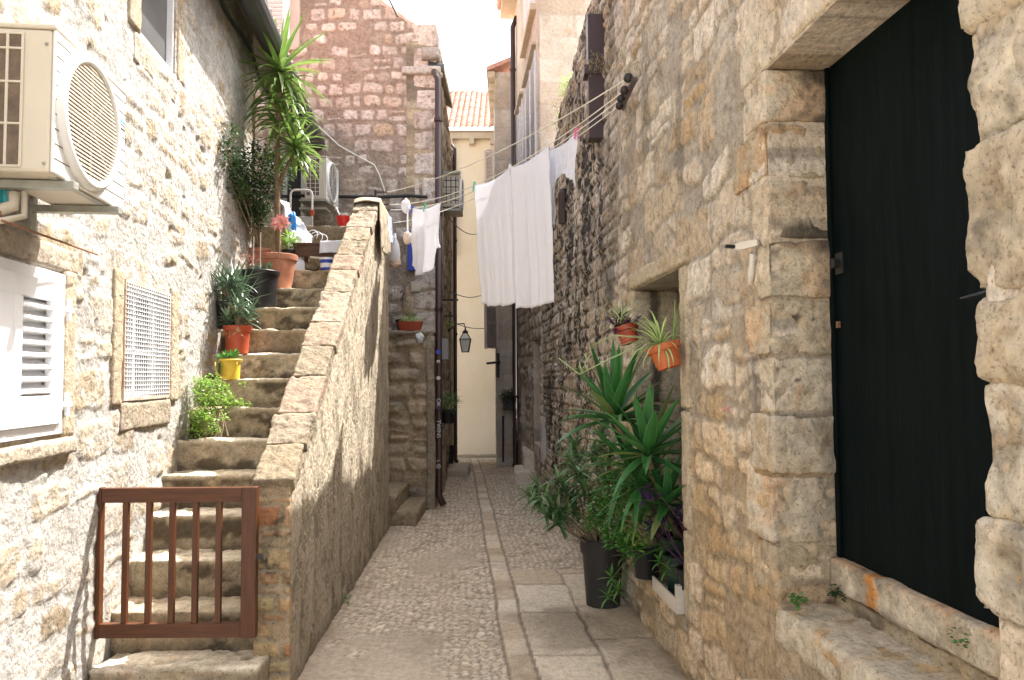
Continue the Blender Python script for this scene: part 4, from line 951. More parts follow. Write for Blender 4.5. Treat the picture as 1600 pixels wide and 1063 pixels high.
# drainpipes
def pipe_thing(pts, r, label, mat=m_pipe, collars=()):
    t = thing('drainpipe', pts[-1], label, 'drainpipe', 'drainpipes'); s = MB(); s.tube(pts, r, 12); s.build('pipe', mat, t, smooth=True)
    for z in collars:
        s = MB(); p = Vector(pts[1]).lerp(Vector(pts[2]), z); s.lathe([(r*1.25,-.02),(r*1.25,.02)], p, 12); s.build('collar', mat, t)
    return t
px_, py_ = GX+.045, 9.12
dp1 = pipe_thing([(px_-.10, py_+.35, 5.62), (px_, py_, 5.35), (px_, py_, .17), (px_+.06, py_-.05, .06)], .042, 'brown drainpipe with white graffiti scrawls at the corner of the gable house', collars=(.1,.33,.56,.8))
s = MB(); s.tube([(px_-.16, py_+.35, 5.66), (px_+.03, py_+.35, 5.62)], .075, 12); s.build('gutter_end', m_gutter, dp1, smooth=True)
GM = lambda y_, z: TM(Vector((px_, py_-.0435, z)), Vector((0,0,-1)), Vector((1,0,0)), Vector((0,-1,0)))
m_chalk = plain('chalk_white', (.62,.62,.62), .8, bmp=0)
text('TWINS', .07, m_chalk, GM(0, .98), 'graffiti', dp1); text('OK', .07, m_chalk, GM(0, 1.30), 'graffiti', dp1); text('L @', .06, m_chalk, GM(0, .55), 'graffiti', dp1)
for z, c, rr in ((1.92, m_blue, .03), (1.80, m_chalk, .022), (1.79, m_redpot, .012), (1.60, m_chalk, .025), (1.22, m_blue, .022)):
    s = MB(); s.lathe([(0, 0), (rr, 0), (rr, .003), (0, .003)], (px_, py_-.044-(.003 if rr < .02 else 0), z), 12, tilt=Matrix.Rotation(R(90), 3, 'X')); s.build('sticker', c, dp1)
def sx(y): return GX+SB*(y-GY)
dp2 = pipe_thing([(sx(14.4)-.0, 14.4, 6.2), (sx(14.4)+.07, 14.35, 6.1), (sx(14.4)+.07, 14.35, .02), (sx(14.4)+.10, 14.3, 0)], .036, 'slim brown drainpipe in front of the cream house, far left side of the lane', collars=(.3,.6))
s = MB().bb(sx(13.8)-.05, sx(13.8)+.03, 13.7, 14.1, 0, 4.9); tag(s.build('pilaster', m_creamst), 'narrow beige pilaster beside the slim brown drainpipe', 'pilaster')

# small outdoor unit hung on the side wall with racks
ya = 11.2; xa = sx(ya); za = D(700, 332, ya).z
t2, P2, bx2 = ac_unit((xa+.27, ya, za), (0,-1,0), (1,0,0), .7, .50, .26, 'small unit hung over the lane on the side of the gable house, behind the drainpipe', main=False)
s = MB(); 
for z in (.1,.2,.3,.4): bx2(s, .3505, .354, -.24, -.02, z-.006, z+.006)
for y in (-.2,-.13,-.06): bx2(s, .3545, .357, y-.006, y+.006, .05, .45)
s.build('end_guard', m_dark, t2)
rk = thing('iron_rack', (xa, ya-.5, za-.1), 'thin iron drying rack with two arms above the lane beside the hung air conditioner', 'rack')
zt = D(700, 270, ya-.4).z; zb = D(700, 328, ya-.4).z; xr = D(720, 270, ya-.4).x
s = MB()
for z in (zt, zb): s.bar((xa, ya-.4, z), (xr, ya-.4, z), .03, .03)
s.build('arm', m_galv, rk)
s = MB(); s.tube([(xr-.03, ya-.4, zt), (xr-.03, ya-.4, zb)], .006, 6); 
for k in range(4): s.tube([(xa+.02, ya-.42, zb+.05+k*.08), (xr-.1, ya-.42, zb+.05+k*.08)], .006, 6)
s.build('bars', m_galv, rk)
# lantern on its arm
yl = 12.4; pL = D(727, 515, yl); lan = thing('street_lantern', (pL.x, yl, D(727,552,yl).z), 'old style glass lantern hanging from a thin arm in front of the cream wall', 'lantern')
zb_, zt_ = D(727, 552, yl).z, pL.z; Hh = zt_-zb_
def frus(r0, z0, r1, z1, mb):
    vs = [(pL.x+r*math.cos(a), yl+r*math.sin(a), z) for r, z in ((r0,z0),(r1,z1)) for a in [math.pi/4+k*math.pi/2 for k in range(4)]]
    mb.add(vs, [(0,1,5,4),(1,2,6,5),(2,3,7,6),(3,0,4,7),(3,2,1,0),(4,5,6,7)]); return vs
s = MB(); va = frus(.075, zb_+.02, .125, zb_+Hh*.58, s); s.build('glass', m_lamp, lan)
s = MB(); vb_ = frus(.125, zb_+Hh*.585, .04, zb_+Hh*.85, s); s.build('roof_glass', m_lamp, lan)
s = MB()
for v in (va, vb_):
    for k in range(4): s.bar(v[k], v[4+k], .012); s.bar(v[k], v[(k+1)%4], .012); s.bar(v[4+k], v[4+(k+1)%4], .012)
s.build('frame', m_dark, lan)
s = MB(); s.lathe([(.045,0),(.05,.02),(.03,.04),(.012,.06),(.012,.10),(0,.11)], (pL.x, yl, zb_+Hh*.85), 12); s.build('finial', m_dark, lan, smooth=True)
s = MB(); s.tube([(sx(yl), yl, zt_-.05), (sx(yl)+.12, yl, zt_+.09), (pL.x-.02, yl, zt_+.10), (pL.x, yl, zt_+.02)], .010, 8); s.tube([(sx(yl), yl, zt_+.0), (sx(yl)+.1, yl, zt_+.02), (sx(yl)+.12, yl, zt_+.09)], .006, 6); s.build('arm', m_dark, lan, smooth=True)
# black bracket and bits on the side wall
yb = 10.6
s = MB(); z1, z2 = D(700, 469, yb).z, D(700, 494, yb).z; xo = D(716, 470, yb).x
s.bar((sx(yb), yb, z1), (xo, yb, z1), .025); s.bar((sx(yb), yb, z2), (xo-.06, yb, z2), .02); s.bar((xo-.05, yb, z1-.03), (xo-.05, yb, z2), .012); s.bar((xo-.11, yb, z2+.06), (xo-.11, yb, z2-.05), .012)
tag(s.build('iron_bracket', m_cable), 'black iron double bracket sticking out over the lane above the lantern', 'bracket')
s = MB(); y_ = 10.3; a = D(697, 530, y_); s.bb(sx(y_), sx(y_)+.10, y_-.12, y_+.12, D(697,562,y_).z, a.z)
tag(s.build('meter_box', m_greyplate, bevel=.005), 'grey meter box on the side wall behind the brown drainpipe', 'meter box')
# slack cables across the lane
for i, (a, b_, sag) in enumerate((((703,343,11),(747,365,16.4),.10), ((703,455,12),(758,458,16.3),.10), ((706,503,13),(758,513,16.3),.05), ((700,290,11),(705,340,11.2),.02))):
    A, B_ = D(*a[:2], a[2]), D(*b_[:2], b_[2]); s = MB(); s.tube([A.lerp(B_, k/12)-Vector((0,0,sag*4*(k/12)*(1-k/12))) for k in range(13)], .008, 5)
    tag(s.build('slack_cable', m_cable if i != 3 else m_line), ['upper slack black cable sagging onto the cream wall beside the washing', 'middle slack cable crossing the cream wall above the lantern', 'lowest slack cable crossing the cream wall just above the lantern arm', 'short loose cable hanging by the iron rack'][i], 'cable', 'slack cables over the lane')

# ======================= cream house closing the lane
CY_ = 16.5; ce = D(730, 210, CY_).z
cream = thing('cream_house', (-.9, CY_, -.14), 'cream rendered house with a barrel tiled roof closing the far end of the lane', 'house')
def cr_h(U, V): return .012*fbm(U*.8, V*.8, seed=230, o=4)+.003*fbm(U*7, V*7, seed=231), {'m': U*0}
wall('wall', (-5, CY_, 0), (1,0,0), (0,-1,0), np.arange(0, 8, .06), np.arange(-.3, ce+.12, .06), cr_h, m_cream, cream, thick=.3)
s = MB().bb(-5, 3, CY_-.12, CY_-.02, ce-.13, ce+.0); s.build('cornice', m_creamst, cream)
for k in range(14): s = MB().bb(-4.3+k*.48, -4.3+k*.48+.12, CY_-.14, CY_-.02, ce-.26, ce-.131); s.build('corbel', m_creamst, cream, bevel=.005)
ru = np.arange(-4, 2.5, .0155); rv = np.arange(0, 3.2, .033)
U, V = np.meshgrid(ru, rv, indexing='ij'); per = .135
row = V/.21; fr = row % 1; c_ = np.abs(np.cos(math.pi*U/per)); lobes = np.sqrt(np.clip(c_, 0, 1)); jit = _h(np.floor(U/per+.5), np.floor(row), U*0, 5)
hz = lobes*.055 + (1-fr)*.030 + jit*.01
Yr = CY_-.18 + V*.80 - hz*.5; Zr = ce+.02 + V*.58 + hz*.8
idx = np.arange(U.size).reshape(U.shape); fc = np.stack([idx[:-1,:-1].ravel(), idx[1:,:-1].ravel(), idx[1:,1:].ravel(), idx[:-1,1:].ravel()], 1)
m_tile2 = stone_mat('barrel_tiles', (.26,.13,.10), (.32,.17,.13), [(.52,.25,.18),(.62,.36,.27),(.46,.21,.15),(.68,.46,.36)], t=None, warmamt=.2)
link_mesh('roof', np.stack([U, Yr, Zr], -1).reshape(-1,3), fc, m_tile2, cream, {'m': ss(lobes, .35, .6), 'r': jit, 'st': .3*(1-ss(fr, 0, .15)), 't': jit*0})
s = MB().bb(-4, 2.5, CY_-.02, CY_+2.3, ce+.0, ce+.015); s.build('roof_base', m_creamst, cream)
# pale lattice shutter on the cream house
a = D(757, 236, CY_-.08); b_ = D(772, 280, CY_-.08)
s = MB().bb(a.x, a.x+.04, CY_-.09, CY_-.04, b_.z-.5, a.z); s.bb(b_.x-.04, b_.x, CY_-.09, CY_-.04, b_.z-.5, a.z)
for k in range(22): s.bb(a.x+.04, b_.x-.04, CY_-.08, CY_-.055, b_.z-.5+k*.055, b_.z-.5+k*.055+.02)
s.build('shutter', m_shut, cream)
s = MB(); s.tube([D(700,232,CY_-.1), D(706,238,CY_-.1), D(707,400,CY_-.1)], .05, 8); s.build('downpipe', m_gutter, cream)
ws = MB().bb(-1.0, 0, CY_-.35, CY_-.02, -.16, -.10); o = rough_box('kerb_slab', (-.75, CY_-.22, -.115), (.95, .3, .06), m_step, None, seed=240, r=.4, st=.3); tag(o, 'worn slab along the foot of the cream wall', 'slab')

# ======================= right side: tall ashlar house, far house
tall = thing('tall_ashlar_house', (rx(12)+1.5, 12, 0), 'tall pale ashlar house rising above the rubble wall on the right with louvred shutters', 'house')
def ash_h(U, V, up=3.0):
    rel, m, r = masonry(U, V, 95, rh=(.26,.36), cw=(.4,.8), joint=.006, bevel=.02, warp=.008, rad=.012, split=0)
    h = rel*.012+.006*fbm(U*6, V*6, seed=96); st = np.clip(.25*ss(fbm(U*2, V*1.2, seed=97, o=5), .0, .4)+.3*ss(3.2-V, 0, .8), 0, .8)
    return h, {'m': m, 'r': r, 'st': st, 't': m*0}
O_ = RW(10.1*KR, 0, 0)
holesT = []
def yz(px, py): p = WR(px, py); return p.y*KR-10.1*KR, p.z
w1 = (yz(839,200)[0], yz(823,200)[0], 4.75, 6.35, .12); w2 = (yz(818,200)[0], yz(811,200)[0], 4.85, 6.4, .12); w3 = (w1[0], w1[1], 7.0, 8.2, .12)
dA = (yz(845,600)[0], yz(834,600)[0], .62, 2.15, .25); dB = (yz(831,600)[0], yz(826,600)[0], 1.30, 1.95, .2); dC = (yz(822,600)[0], yz(815,600)[0], .02, 1.62, .25)
tu = np.arange(0, 3.95*KR, .03); tv = np.arange(-.2, 8.8, .03)
hs = [w1, w2, w3, dA, dB, dC]
for h_ in hs:
    for e in h_[:2]: tu[np.argmin(abs(tu-e))] = e
    for e in h_[2:4]: tv[np.argmin(abs(tv-e))] = e
def tside(U, V):
    h1, a1 = ash_h(U, V); rel, m, r = masonry(U, V, 99, rh=(.12,.25), cw=(.15,.35), joint=.012, bevel=.03, warp=.04, rad=.03, bury=.2)
    k = ss(3.4-V+.2*fbm(U*2, V*2), 0, .4); st2 = np.clip(.08+.55*ss(fbm(U*7, V*3, seed=101, o=5), -.05, .3), 0, .8)
    return h1*(1-k)+k*(rel*.03+.01*fbm(U*9, V*9, seed=98)), {'m': a1['m']*(1-k)+m*k, 'r': a1['r']*(1-k)+r*k*.5, 'st': a1['st']*(1-k)+st2*k, 't': m*0}
wall('side_wall', O_, run_, rn, tu, tv, tside, m_ash, tall, hs, .4)
wall('front_wall', (O_.x, O_.y, 0), (1,0,0), (0,-1,0), np.arange(0, 4.5, .035), np.arange(2.5, 8.8, .035), ash_h, m_ash, tall, thick=.3)
def TW(u, v, h=0): return O_ + Vector(run_)*u + Vector(rn)*h + Vector((0,0,v))
def tbox(mb, u0,u1,v0,v1,h0,h1): return mb.box(TW((u0+u1)/2,(v0+v1)/2,(h0+h1)/2), (h1-h0,u1-u0,v1-v0), rrot)
for (a,b,c,d,_) in (w1, w2, w3):
    s = MB(); tbox(s, a+.01, a+.06, c, d, -.03, .03); tbox(s, b-.06, b-.01, c, d, -.03, .03); tbox(s, (a+b)/2-.03, (a+b)/2+.03, c, d, -.03, .03)
    sh = s.build('shutter', m_white, tall)
    s = MB(); n = int((d-c)/.06)
    for k in range(n): s.box(TW((a+b)/2, c+(k+.5)*(d-c)/n, 0), (.045, b-a-.12, .012), rrot @ Matrix.Rotation(R(-35), 3, 'Y'))
    s.build('louvre_panel', m_white, sh)
    s = MB(); tbox(s, a-.02, b+.02, c, d, -.13, -.11); s.build('backing', m_shut, sh)
    s = MB(); tbox(s, a-.09, b+.09, d+.04, d+.09, -.02, .08); s.build('stone_hood', m_creamst, tall, bevel=.01); s = MB(); tbox(s, a-.10, b+.10, c-.10, c, -.02, .10); s.build('sill', m_creamst, tall, bevel=.01)
for i, (a,b,c,d,_) in enumerate((dA, dB, dC)):
    s = MB(); tbox(s, a-.02, b+.02, c-.02, d+.02, -.26 if i != 1 else -.21, -.23 if i != 1 else -.18); s.build('door' if i != 1 else 'window', m_oldwood if i != 1 else m_dark, tall)
s = MB(); tbox(s, -.2, 4.1, 8.62, 8.75, -.1, .28)
s.build('cornice', m_creamst, tall); s = MB()
for k in range(22): s.tube([TW(.0+k*.19, 8.80, .34), TW(.0+k*.19, 9.4, -1.2)], .075, 8)
s.build('roof', m_tile, tall)
yq = 13.65; 
dp3 = pipe_thing([Vector((rx(yq)-.0, yq, 8.4)), Vector((rx(yq)-.08, yq, 8.2)), Vector((rx(yq)-.08, yq, .02)), Vector((rx(yq)-.1, yq-.05, 0))], .048, 'tall dark drainpipe at the far corner of the ashlar house on the right', collars=(.1,.35,.6,.85))
# two steps to the far doors
for i, (x0,x1,y0,y1,z1) in enumerate(((.03,.34,11.0,11.8,.22),(.17,.42,11.25,12.4,.46))):
    o = rough_box('stone_step', ((x0+x1)/2-.01, (y0+y1)/2, z1/2-.02), (x1-x0, y1-y0, z1+.04), m_ash, None, cell=.04, amp=.004, rad=.010, seed=250+i, r=.95, st=.0)
    tag(o, ['lower grey step on the right of the lane behind the oleander', 'upper grey step against the wall on the right of the lane'][i], 'step')
s = MB(); tbox(s, dA[0]-.2, dA[0]-.17, .45, 1.05, -.01, .03); s.box(RW(9.75*KR, .80, .03), (.05,.03,.55), rrot)
tag(s.build('leaning_board', m_greyplate), 'narrow dark grey board against the wall beside the upper grey step', 'board')

FYY = 14.0
far = thing('far_corner_house', (-.1, FYY, 0), 'brownish ashlar house at the far right corner with one open grey shutter over the lane', 'house')
def far_h(U, V):
    h, a = ash_h(U, V); a['st'] = np.clip(.5*a['st']+.18*ss(fbm(U*5, V*2, seed=260, o=5), -.1, .3), 0, .5); return h, a
fx0 = D(776, 600, FYY).x; fz = D(790, 113, FYY).z
wall('front_wall', (fx0, FYY, 0), (1,0,0), (0,-1,0), np.arange(0, .62, .02), np.arange(-.2, fz, .03), far_h, m_ashd if False else m_ash, far, thick=.3)
wall('side_wall', (fx0, FYY, 0), unit(-.03), (-1,-.03,0), np.arange(0, 2.6, .04), np.arange(-.25, fz, .04), far_h, m_ash, far, thick=.25)
s = MB().bb(fx0-.14, fx0+.0, FYY-.05, FYY+2.45, fz-.12, fz); s.build('eave', m_creamst, far)
for k in range(5): s = MB().bb(fx0-.12, fx0-.005, FYY+.2+k*.45, FYY+.36+k*.45, fz-.27, fz-.121); s.build('corbel', m_creamst, far, bevel=.01)
s = MB(); A = [(fx0-.16, FYY-.08, fz+.0), (fx0+1.2, FYY-.08, fz+.55), (fx0+1.2, FYY+2.45, fz+.55), (fx0-.16, FYY+2.45, fz+.0)]
s.add(A+[(x,y,z+.08) for x,y,z in A], [(3,2,1,0),(4,5,6,7),(0,1,5,4),(1,2,6,5),(2,3,7,6),(3,0,4,7)]); s.build('roof', m_tile, far)
# open shutter
p0 = D(757, 483, 13.4); p1 = D(780, 483, 13.6); z0 = D(768, 545, 13.5).z
s = MB(); fr_ = lambda a, b, z0_, z1_, th=.03: s.bar(a, b, th)
zt_ = p0.z+.25; x0, x1 = p0.x, fx0+.02; y0, y1 = 13.55, 13.95
def S(a, z): return Vector((x0+(x1-x0)*a, y0+(y1-y0)*a, z))
for a in (.06, .94): s.bar(S(a, z0), S(a, zt_), .05, .03)
for z in (z0+.03, zt_-.03, (z0+zt_)/2): s.bar(S(.12, z), S(.88, z), .05, .03)
sh = s.build('shutter', m_shut, far); s = MB()
for k in range(18):
    z = z0+.08+k*(zt_-z0-.14)/18; s.bar(S(.12, z), S(.88, z), .04, .012)
s.build('louvre_panel', m_shut, sh)
s = MB(); s.bar(S(.10, (z0+zt_)/2)+Vector((0,.03,0)), S(.90, (z0+zt_)/2)+Vector((0,.03,0)), .008, zt_-z0-.06); s.build('backing_board', m_shut, sh)
s = MB(); s.bar(D(762, 568, 13.8), D(780, 566, 13.9), .12, .04); s.bar(D(778,552,13.9), D(778,590,13.9), .06, .05)
tag(s.build('lamp_bracket', m_dark), 'small dark shelf bracket on the corner below the open grey shutter', 'bracket')
s = MB(); a = D(798, 550, 13.9); b_ = D(810, 566, 13.9); s.bb(a.x, b_.x, FYY-.12, FYY-.01, b_.z, a.z); o = s.build('meter_box', m_greyplate, bevel=.005); tag(o, 'pale grey meter box on the far corner house above the hanging plant', 'meter box')
s = MB(); s.tube([D(803,568,13.93), D(803,700,13.93)], .02, 6); s.tube([D(786,650,13.93), D(786,722,13.93)], .02, 6); tag(s.build('conduit', m_dark), 'thin dark conduits running down the far corner house', 'conduit')

# ======================= pots and plants
def pot(t, c, rt, h, mat, rim=.02, taper=.72, soil=True, tilt=None, name='pot', rimh=.035, squash=1.):
    s = MB(); rb = rt*taper; c = Vector(c)
    s.lathe([(0,0),(rb,0),(rb+(rt-rim*.6-rb)*.98, h-rimh),(rt, h-rimh+.002),(rt+.004, h-.004),(rt, h),(rt-.010, h),(rt-.016, h-.02),(rt-.02, h-.05)], c, 32, squash, tilt)
    p = s.build(name, mat, t, smooth=True)
    m = p.modifiers.new('edge', 'EDGE_SPLIT'); m.split_angle = R(40)
    if soil:
        s = MB(); s.lathe([(0, h-.03),(rt*.6, h-.028),(rt-.014, h-.036)], c, 20, squash, tilt); s.build('soil', m_soil, t, smooth=True)
    return p
def cluster(s, c, rad, n, L, W, R_=None, sq=(1,1,1), down=0., el=(-.6,.9)):
    R_ = R_ or rng; c = Vector(c)
    for _ in range(n):
        d = Vector((R_.gauss(0,1), R_.gauss(0,1), R_.gauss(0,1))).normalized()*rad*(R_.random()**.45)
        p = c + Vector((d.x*sq[0], d.y*sq[1], d.z*sq[2]))
        s.leaf(p, math.atan2(d.y, d.x)+R_.uniform(-.9,.9), R_.uniform(*el)-down, L*R_.uniform(.6,1.15), W*R_.uniform(.7,1.1), R_.random())
def branch(s, a, b, r0, r1, bow=.05, n=6, R_=None):
    R_ = R_ or rng; a, b = Vector(a), Vector(b); off = Vector((R_.uniform(-1,1), R_.uniform(-1,1), R_.uniform(-.3,.6)))*bow
    pts = [a.lerp(b, i/n) + off*math.sin(math.pi*i/n) for i in range(n+1)]
    s.tube(pts, [r0+(r1-r0)*i/n for i in range(n+1)], 6); return pts
PG = 'potted plants set out on the stone stairs'
# tall yucca
c = Vector((D(435, 440, 6.60).x, 6.60, 2.40))
t = thing('potted_yucca', c, 'tall yucca with two leafy crowns in the big terracotta pot on the stairs', 'potted plant', PG)
pot(t, c, .165, .31, m_terr, taper=.68, rimh=.05)
k1 = Vector((D(437,112,6.6).x, 6.6, D(437,112,6.6).z)); k2 = Vector((D(462,232,6.5).x, 6.5, D(462,232,6.5).z))
s = MB(); branch(s, c+Vector((0,0,.25)), k1-Vector((0,0,.1)), .030, .022, .03, 10); s.build('trunk', m_bark, t, smooth=True)
s = MB(); branch(s, c+Vector((.01,0,.95)), k2-Vector((0,0,.03)), .018, .014, .02, 6); s.build('branch', m_bark, t, smooth=True)
r_ = random.Random(3); s = MB(); s.rosette(k1, 64, .60, .044, el=(-.7,1.45), droop=(.1,1.0), R_=r_)
for _ in range(64):
    z = k1.z-.03-r_.random()*.50; s.blade((k1.x+r_.uniform(-.03,.03), k1.y+r_.uniform(-.03,.03), z), r_.uniform(0,6.28), r_.uniform(-.2,.7), r_.uniform(.30,.46), .034, r_.uniform(1.2,1.9), rr=r_.random())
s.build('crown', lf_yucca, t, smooth=False)
s = MB(); [s.blade((k1.x+(k2.x-k1.x)*q_+r_.uniform(-.04,.04), k1.y, k1.z-.35-(k1.z-.35-k2.z)*q_), r_.uniform(0,6.28), r_.uniform(0,.8), r_.uniform(.3,.48), .045, r_.uniform(1.2,2.0), rr=r_.random()) for q_ in [r_.random()*.9 for _ in range(36)]]
s.rosette(k2, 52, .38, .040, el=(-.8,1.4), droop=(.1,.9), R_=r_); 
for _ in range(16): s.blade(k2-Vector((0,0,.05+r_.random()*.15)), r_.uniform(0,6.28), r_.uniform(-.2,.6), r_.uniform(.2,.32), .03, r_.uniform(1.2,1.8), rr=r_.random())
s.build('crown', lf_yucca, t)
# dark leaved shrub
c = Vector((D(403, 400, 6.92).x, 6.92, 2.60))
t = thing('potted_shrub', c, 'dark small leaved shrub in a terracotta pot, behind the black tub on the stairs', 'potted plant', PG)
pot(t, c, .125, .22, m_terr)
s = MB(); r_ = random.Random(5); tips = []
for (px, py, d) in ((352,235,5.90),(372,262,6.2),(393,250,6.5),(412,240,6.75),(384,300,6.4),(402,290,6.6),(420,285,6.8),(430,255,6.9),(368,288,6.15),(398,330,6.7),(358,214,5.95),(436,275,6.9),(385,275,6.35),(345,250,5.85)):
    p = D(px, py, d); tips.append(p); branch(s, c+Vector((r_.uniform(-.02,.02),0,.2)), p, .008, .003, .03, 6, r_)
s.build('stem', m_greystem, t, smooth=True)
s = MB()
for i, p in enumerate(tips): 
    cluster(s, p, .13, 190 if i not in (0, 10, 13) else 90, .052, .023, r_, sq=(1,1,1.1))
    for k in range(3): cluster(s, p.lerp(c+Vector((0,0,.35)), .25+.2*k), .085, 55, .04, .016, r_)
s.build('foliage', lf_dark, t)
# succulents in a black tub
c = Vector((D(404, 450, 6.36).x, 6.36, 2.20))
t = thing('potted_succulent', c, 'wide black tub with grey succulents and thin canes in front of the terracotta yucca pot', 'potted plant', PG)
pot(t, c, .175, .33, m_blackpot, taper=.78)
s = MB(); r_ = random.Random(8)
for _ in range(26):
    a = r_.uniform(0,6.28); q = c+Vector((math.cos(a)*r_.uniform(0,.12), math.sin(a)*r_.uniform(0,.12), .32+r_.uniform(0,.05))); s.rosette(q, 9, .045, .014, el=(-.1,1.2), droop=(.0,.3), R_=r_, seg=3)
s.build('foliage', lf_aloe, t)
s = MB(); s.tube([c+Vector((-.03,-.06,.28)), c+Vector((-.02,-.07,.62))], .005, 5); s.tube([c+Vector((.03,-.05,.28)), c+Vector((.035,-.06,.66))], .005, 5); s.build('cane', m_crate, t)
s = MB(); cluster(s, c+Vector((-.10,0,.42)), .075, 60, .035, .02, r_); s.build('flower', lf_red, t)
# aloes
for i, (px, py, d, zz, n, L, lab, col_, sq_) in enumerate(((358,470,5.86,2.0,15,.36,'spiky blue green aloe leaning on the left wall, just above the red potted aloe', m_greypot, 0), (371,545,5.74,1.8,12,.20,'spiky green aloe in a bright red plastic pot against the wall', m_redpot, 1))):
    x = D(px, py, d).x; c = Vector((x, d, zz)); t = thing('potted_aloe', c, lab, 'potted plant', PG)
    pot(t, c, .105, .215, col_, taper=.76, rimh=.04); r_ = random.Random(20+i); s = MB()
    for k in range(n if i else 13):
        a = r_.uniform(0,6.28); rr_ = r_.uniform(.0,.12); z = zz+.20+r_.uniform(.0,.16 if i else .22)
        s.rosette(Vector((x+math.cos(a)*rr_*(1.1), d-.03+math.sin(a)*rr_, z)), 11, L*.72, .017, el=(-.3,1.25), droop=(-.1,.7), R_=r_, seg=5, fold=.6)
    s.build('foliage', lf_aloe, t)
    s = MB()
    for k in range(5): branch(s, c+Vector((0,0,.18)), c+Vector((r_.uniform(-.08,.08), r_.uniform(-.08,.05), .36)), .009, .006, .02, 4, r_)
    s.build('stem', m_greystem, t)
    if i: 
        s = MB(); cluster(s, c+Vector((.02,-.10,.17)), .05, 24, .05, .014, r_, down=.8); s.build('dry_leaf', lf_dry, t)
# yellow bucket
c = Vector((D(360, 588, 5.47).x, 5.47, 1.60)); t = thing('yellow_bucket', c, 'small yellow plastic bucket with a handle planted with a green succulent', 'bucket')
pot(t, c, .082, .15, m_yellow, taper=.80, rimh=.02, name='bucket')
s = MB(); s.tube([c+Vector((.08*math.cos(a), -.085-.01*math.sin(a), .125-.115*math.sin(a))) for a in [math.pi*k/14 for k in range(15)]], .0045, 6); s.build('handle', m_yellow, t, smooth=True)
s = MB(); r_ = random.Random(30)
for k in range(14): a = r_.uniform(0,6.28); s.rosette(c+Vector((math.cos(a)*.06-.02, math.sin(a)*.06, .155+r_.uniform(-.02,.03))), 12, .045, .014, el=(-.2,1.2), droop=(0,.3), R_=r_, seg=3)
for k in range(4): s.rosette(c+Vector((-.05,-.08,.09-.02*k)), 10, .035, .012, el=(-.2,1.2), R_=r_, seg=3)
s.build('foliage', lf_mid, t)
# trailing greenery on the steps
c = Vector((D(335, 680, 5.02).x, 5.02, 1.20)); t = thing('trailing_plant', c, 'bright green creeping plant spilling down the left ends of the stone steps', 'plant')
s = MB(); r_ = random.Random(31)
for (px, py, d, rad, n) in ((312,603,5.12,.07,170),(330,600,5.2,.08,200),(345,612,5.2,.07,170),(318,625,5.06,.085,240),(338,628,5.12,.08,200),(355,628,5.2,.055,120),(372,630,5.22,.035,60),(310,650,4.98,.07,160),(325,655,4.97,.06,120),(308,672,4.96,.06,110),(335,672,4.95,.035,45),(352,652,5.0,.03,24),(390,632,5.18,.02,16),(380,600,5.3,.018,14)):
    cluster(s, D(px, py, d), rad, n, .026, .019, r_)
s.build('foliage', lf_bright, t)
s = MB()
for k in range(9): branch(s, c+Vector((r_.uniform(-.08,.1),.0,.02)), D(r_.uniform(308,350), r_.uniform(600,640), 5.12), .004, .002, .04, 6, r_)
s.build('stem', m_greystem, t)
# coral poinsettia and small green plant
c = Vector((D(452, 395, 6.86).x, 6.86, 2.60)); t = thing('potted_plant', c, 'small light green leafy plant in a black pot beside the terracotta yucca pot', 'potted plant', PG)
pot(t, c, .07, .20, m_blackpot); s = MB(); r_ = random.Random(33); cluster(s, c+Vector((0,0,.28)), .085, 130, .055, .026, r_, el=(-.1,1.1)); s.build('foliage', lf_bright, t)
c = D(437, 346, 6.40); t = thing('coral_flower', c-Vector((0,0,.35)), 'large coral pink artificial flower stuck in the terracotta yucca pot', 'flower')
s = MB(); r_ = random.Random(34)
for ring, (n, L, e) in enumerate(((9,.10,-.15),(8,.085,.2),(6,.06,.6))):
    for k in range(n): s.blade(c, k*6.283/n+ring*.4, e, L, .045, .5, seg=4, rr=r_.random())
M_ = Matrix.Translation(c) @ Matrix.Rotation(R(70), 4, 'X') @ Matrix.Translation(-c); s.v = [tuple(M_ @ Vector(p)) for p in s.v]
s.build('petals', lf_red, t); s = MB(); s.tube([c-Vector((0,0,.32)), c+Vector((0,.01,0))], .004, 5); s.build('stem', m_greystem, t)

# ======================= things on the landing
def crumple(name, cs, nu, nv, mat, parent=None, amp=.03, seed=0, solid=.002, freq=9, **k):
    """cs: 4 corners (or a function) of a draped, wrinkled sheet"""
    V = []; 
    for i in range(nu):
        for j in range(nv):
            a, b = i/(nu-1), j/(nv-1)
            p = cs(a, b) if callable(cs) else (Vector(cs[0])*(1-a)*(1-b)+Vector(cs[1])*a*(1-b)+Vector(cs[2])*a*b+Vector(cs[3])*(1-a)*b)
            V.append(p)
    A = np.array([tuple(p) for p in V]); n = [fbm(A[:,0]*freq+q*9, A[:,1]*freq, A[:,2]*freq, seed=seed+q, o=4, g=.6) for q in range(3)]
    A = A + np.stack(n, 1)*amp
    fs = [(i*nv+j, (i+1)*nv+j, (i+1)*nv+j+1, i*nv+j+1) for i in range(nu-1) for j in range(nv-1)]
    o = link_mesh(name, A, fs, mat, parent, None, True)
    m = o.modifiers.new('solid', 'SOLIDIFY'); m.thickness = solid; m.offset = 0
    return o
o = crumple('plastic_sheet', [D(441,308,7.0), D(450,318,7.05), D(476,425,6.80), D(456,430,6.75)], 10, 30, m_bag, amp=.05, seed=3)
tag(o, 'long white plastic sheet hanging in a point beside the terracotta yucca pot', 'plastic sheet')
o = crumple('plastic_sheet', [D(448,322,7.1), D(470,345,7.1), D(492,385,6.95), D(452,385,6.9)], 22, 22, m_bag, amp=.07, seed=13, freq=7)
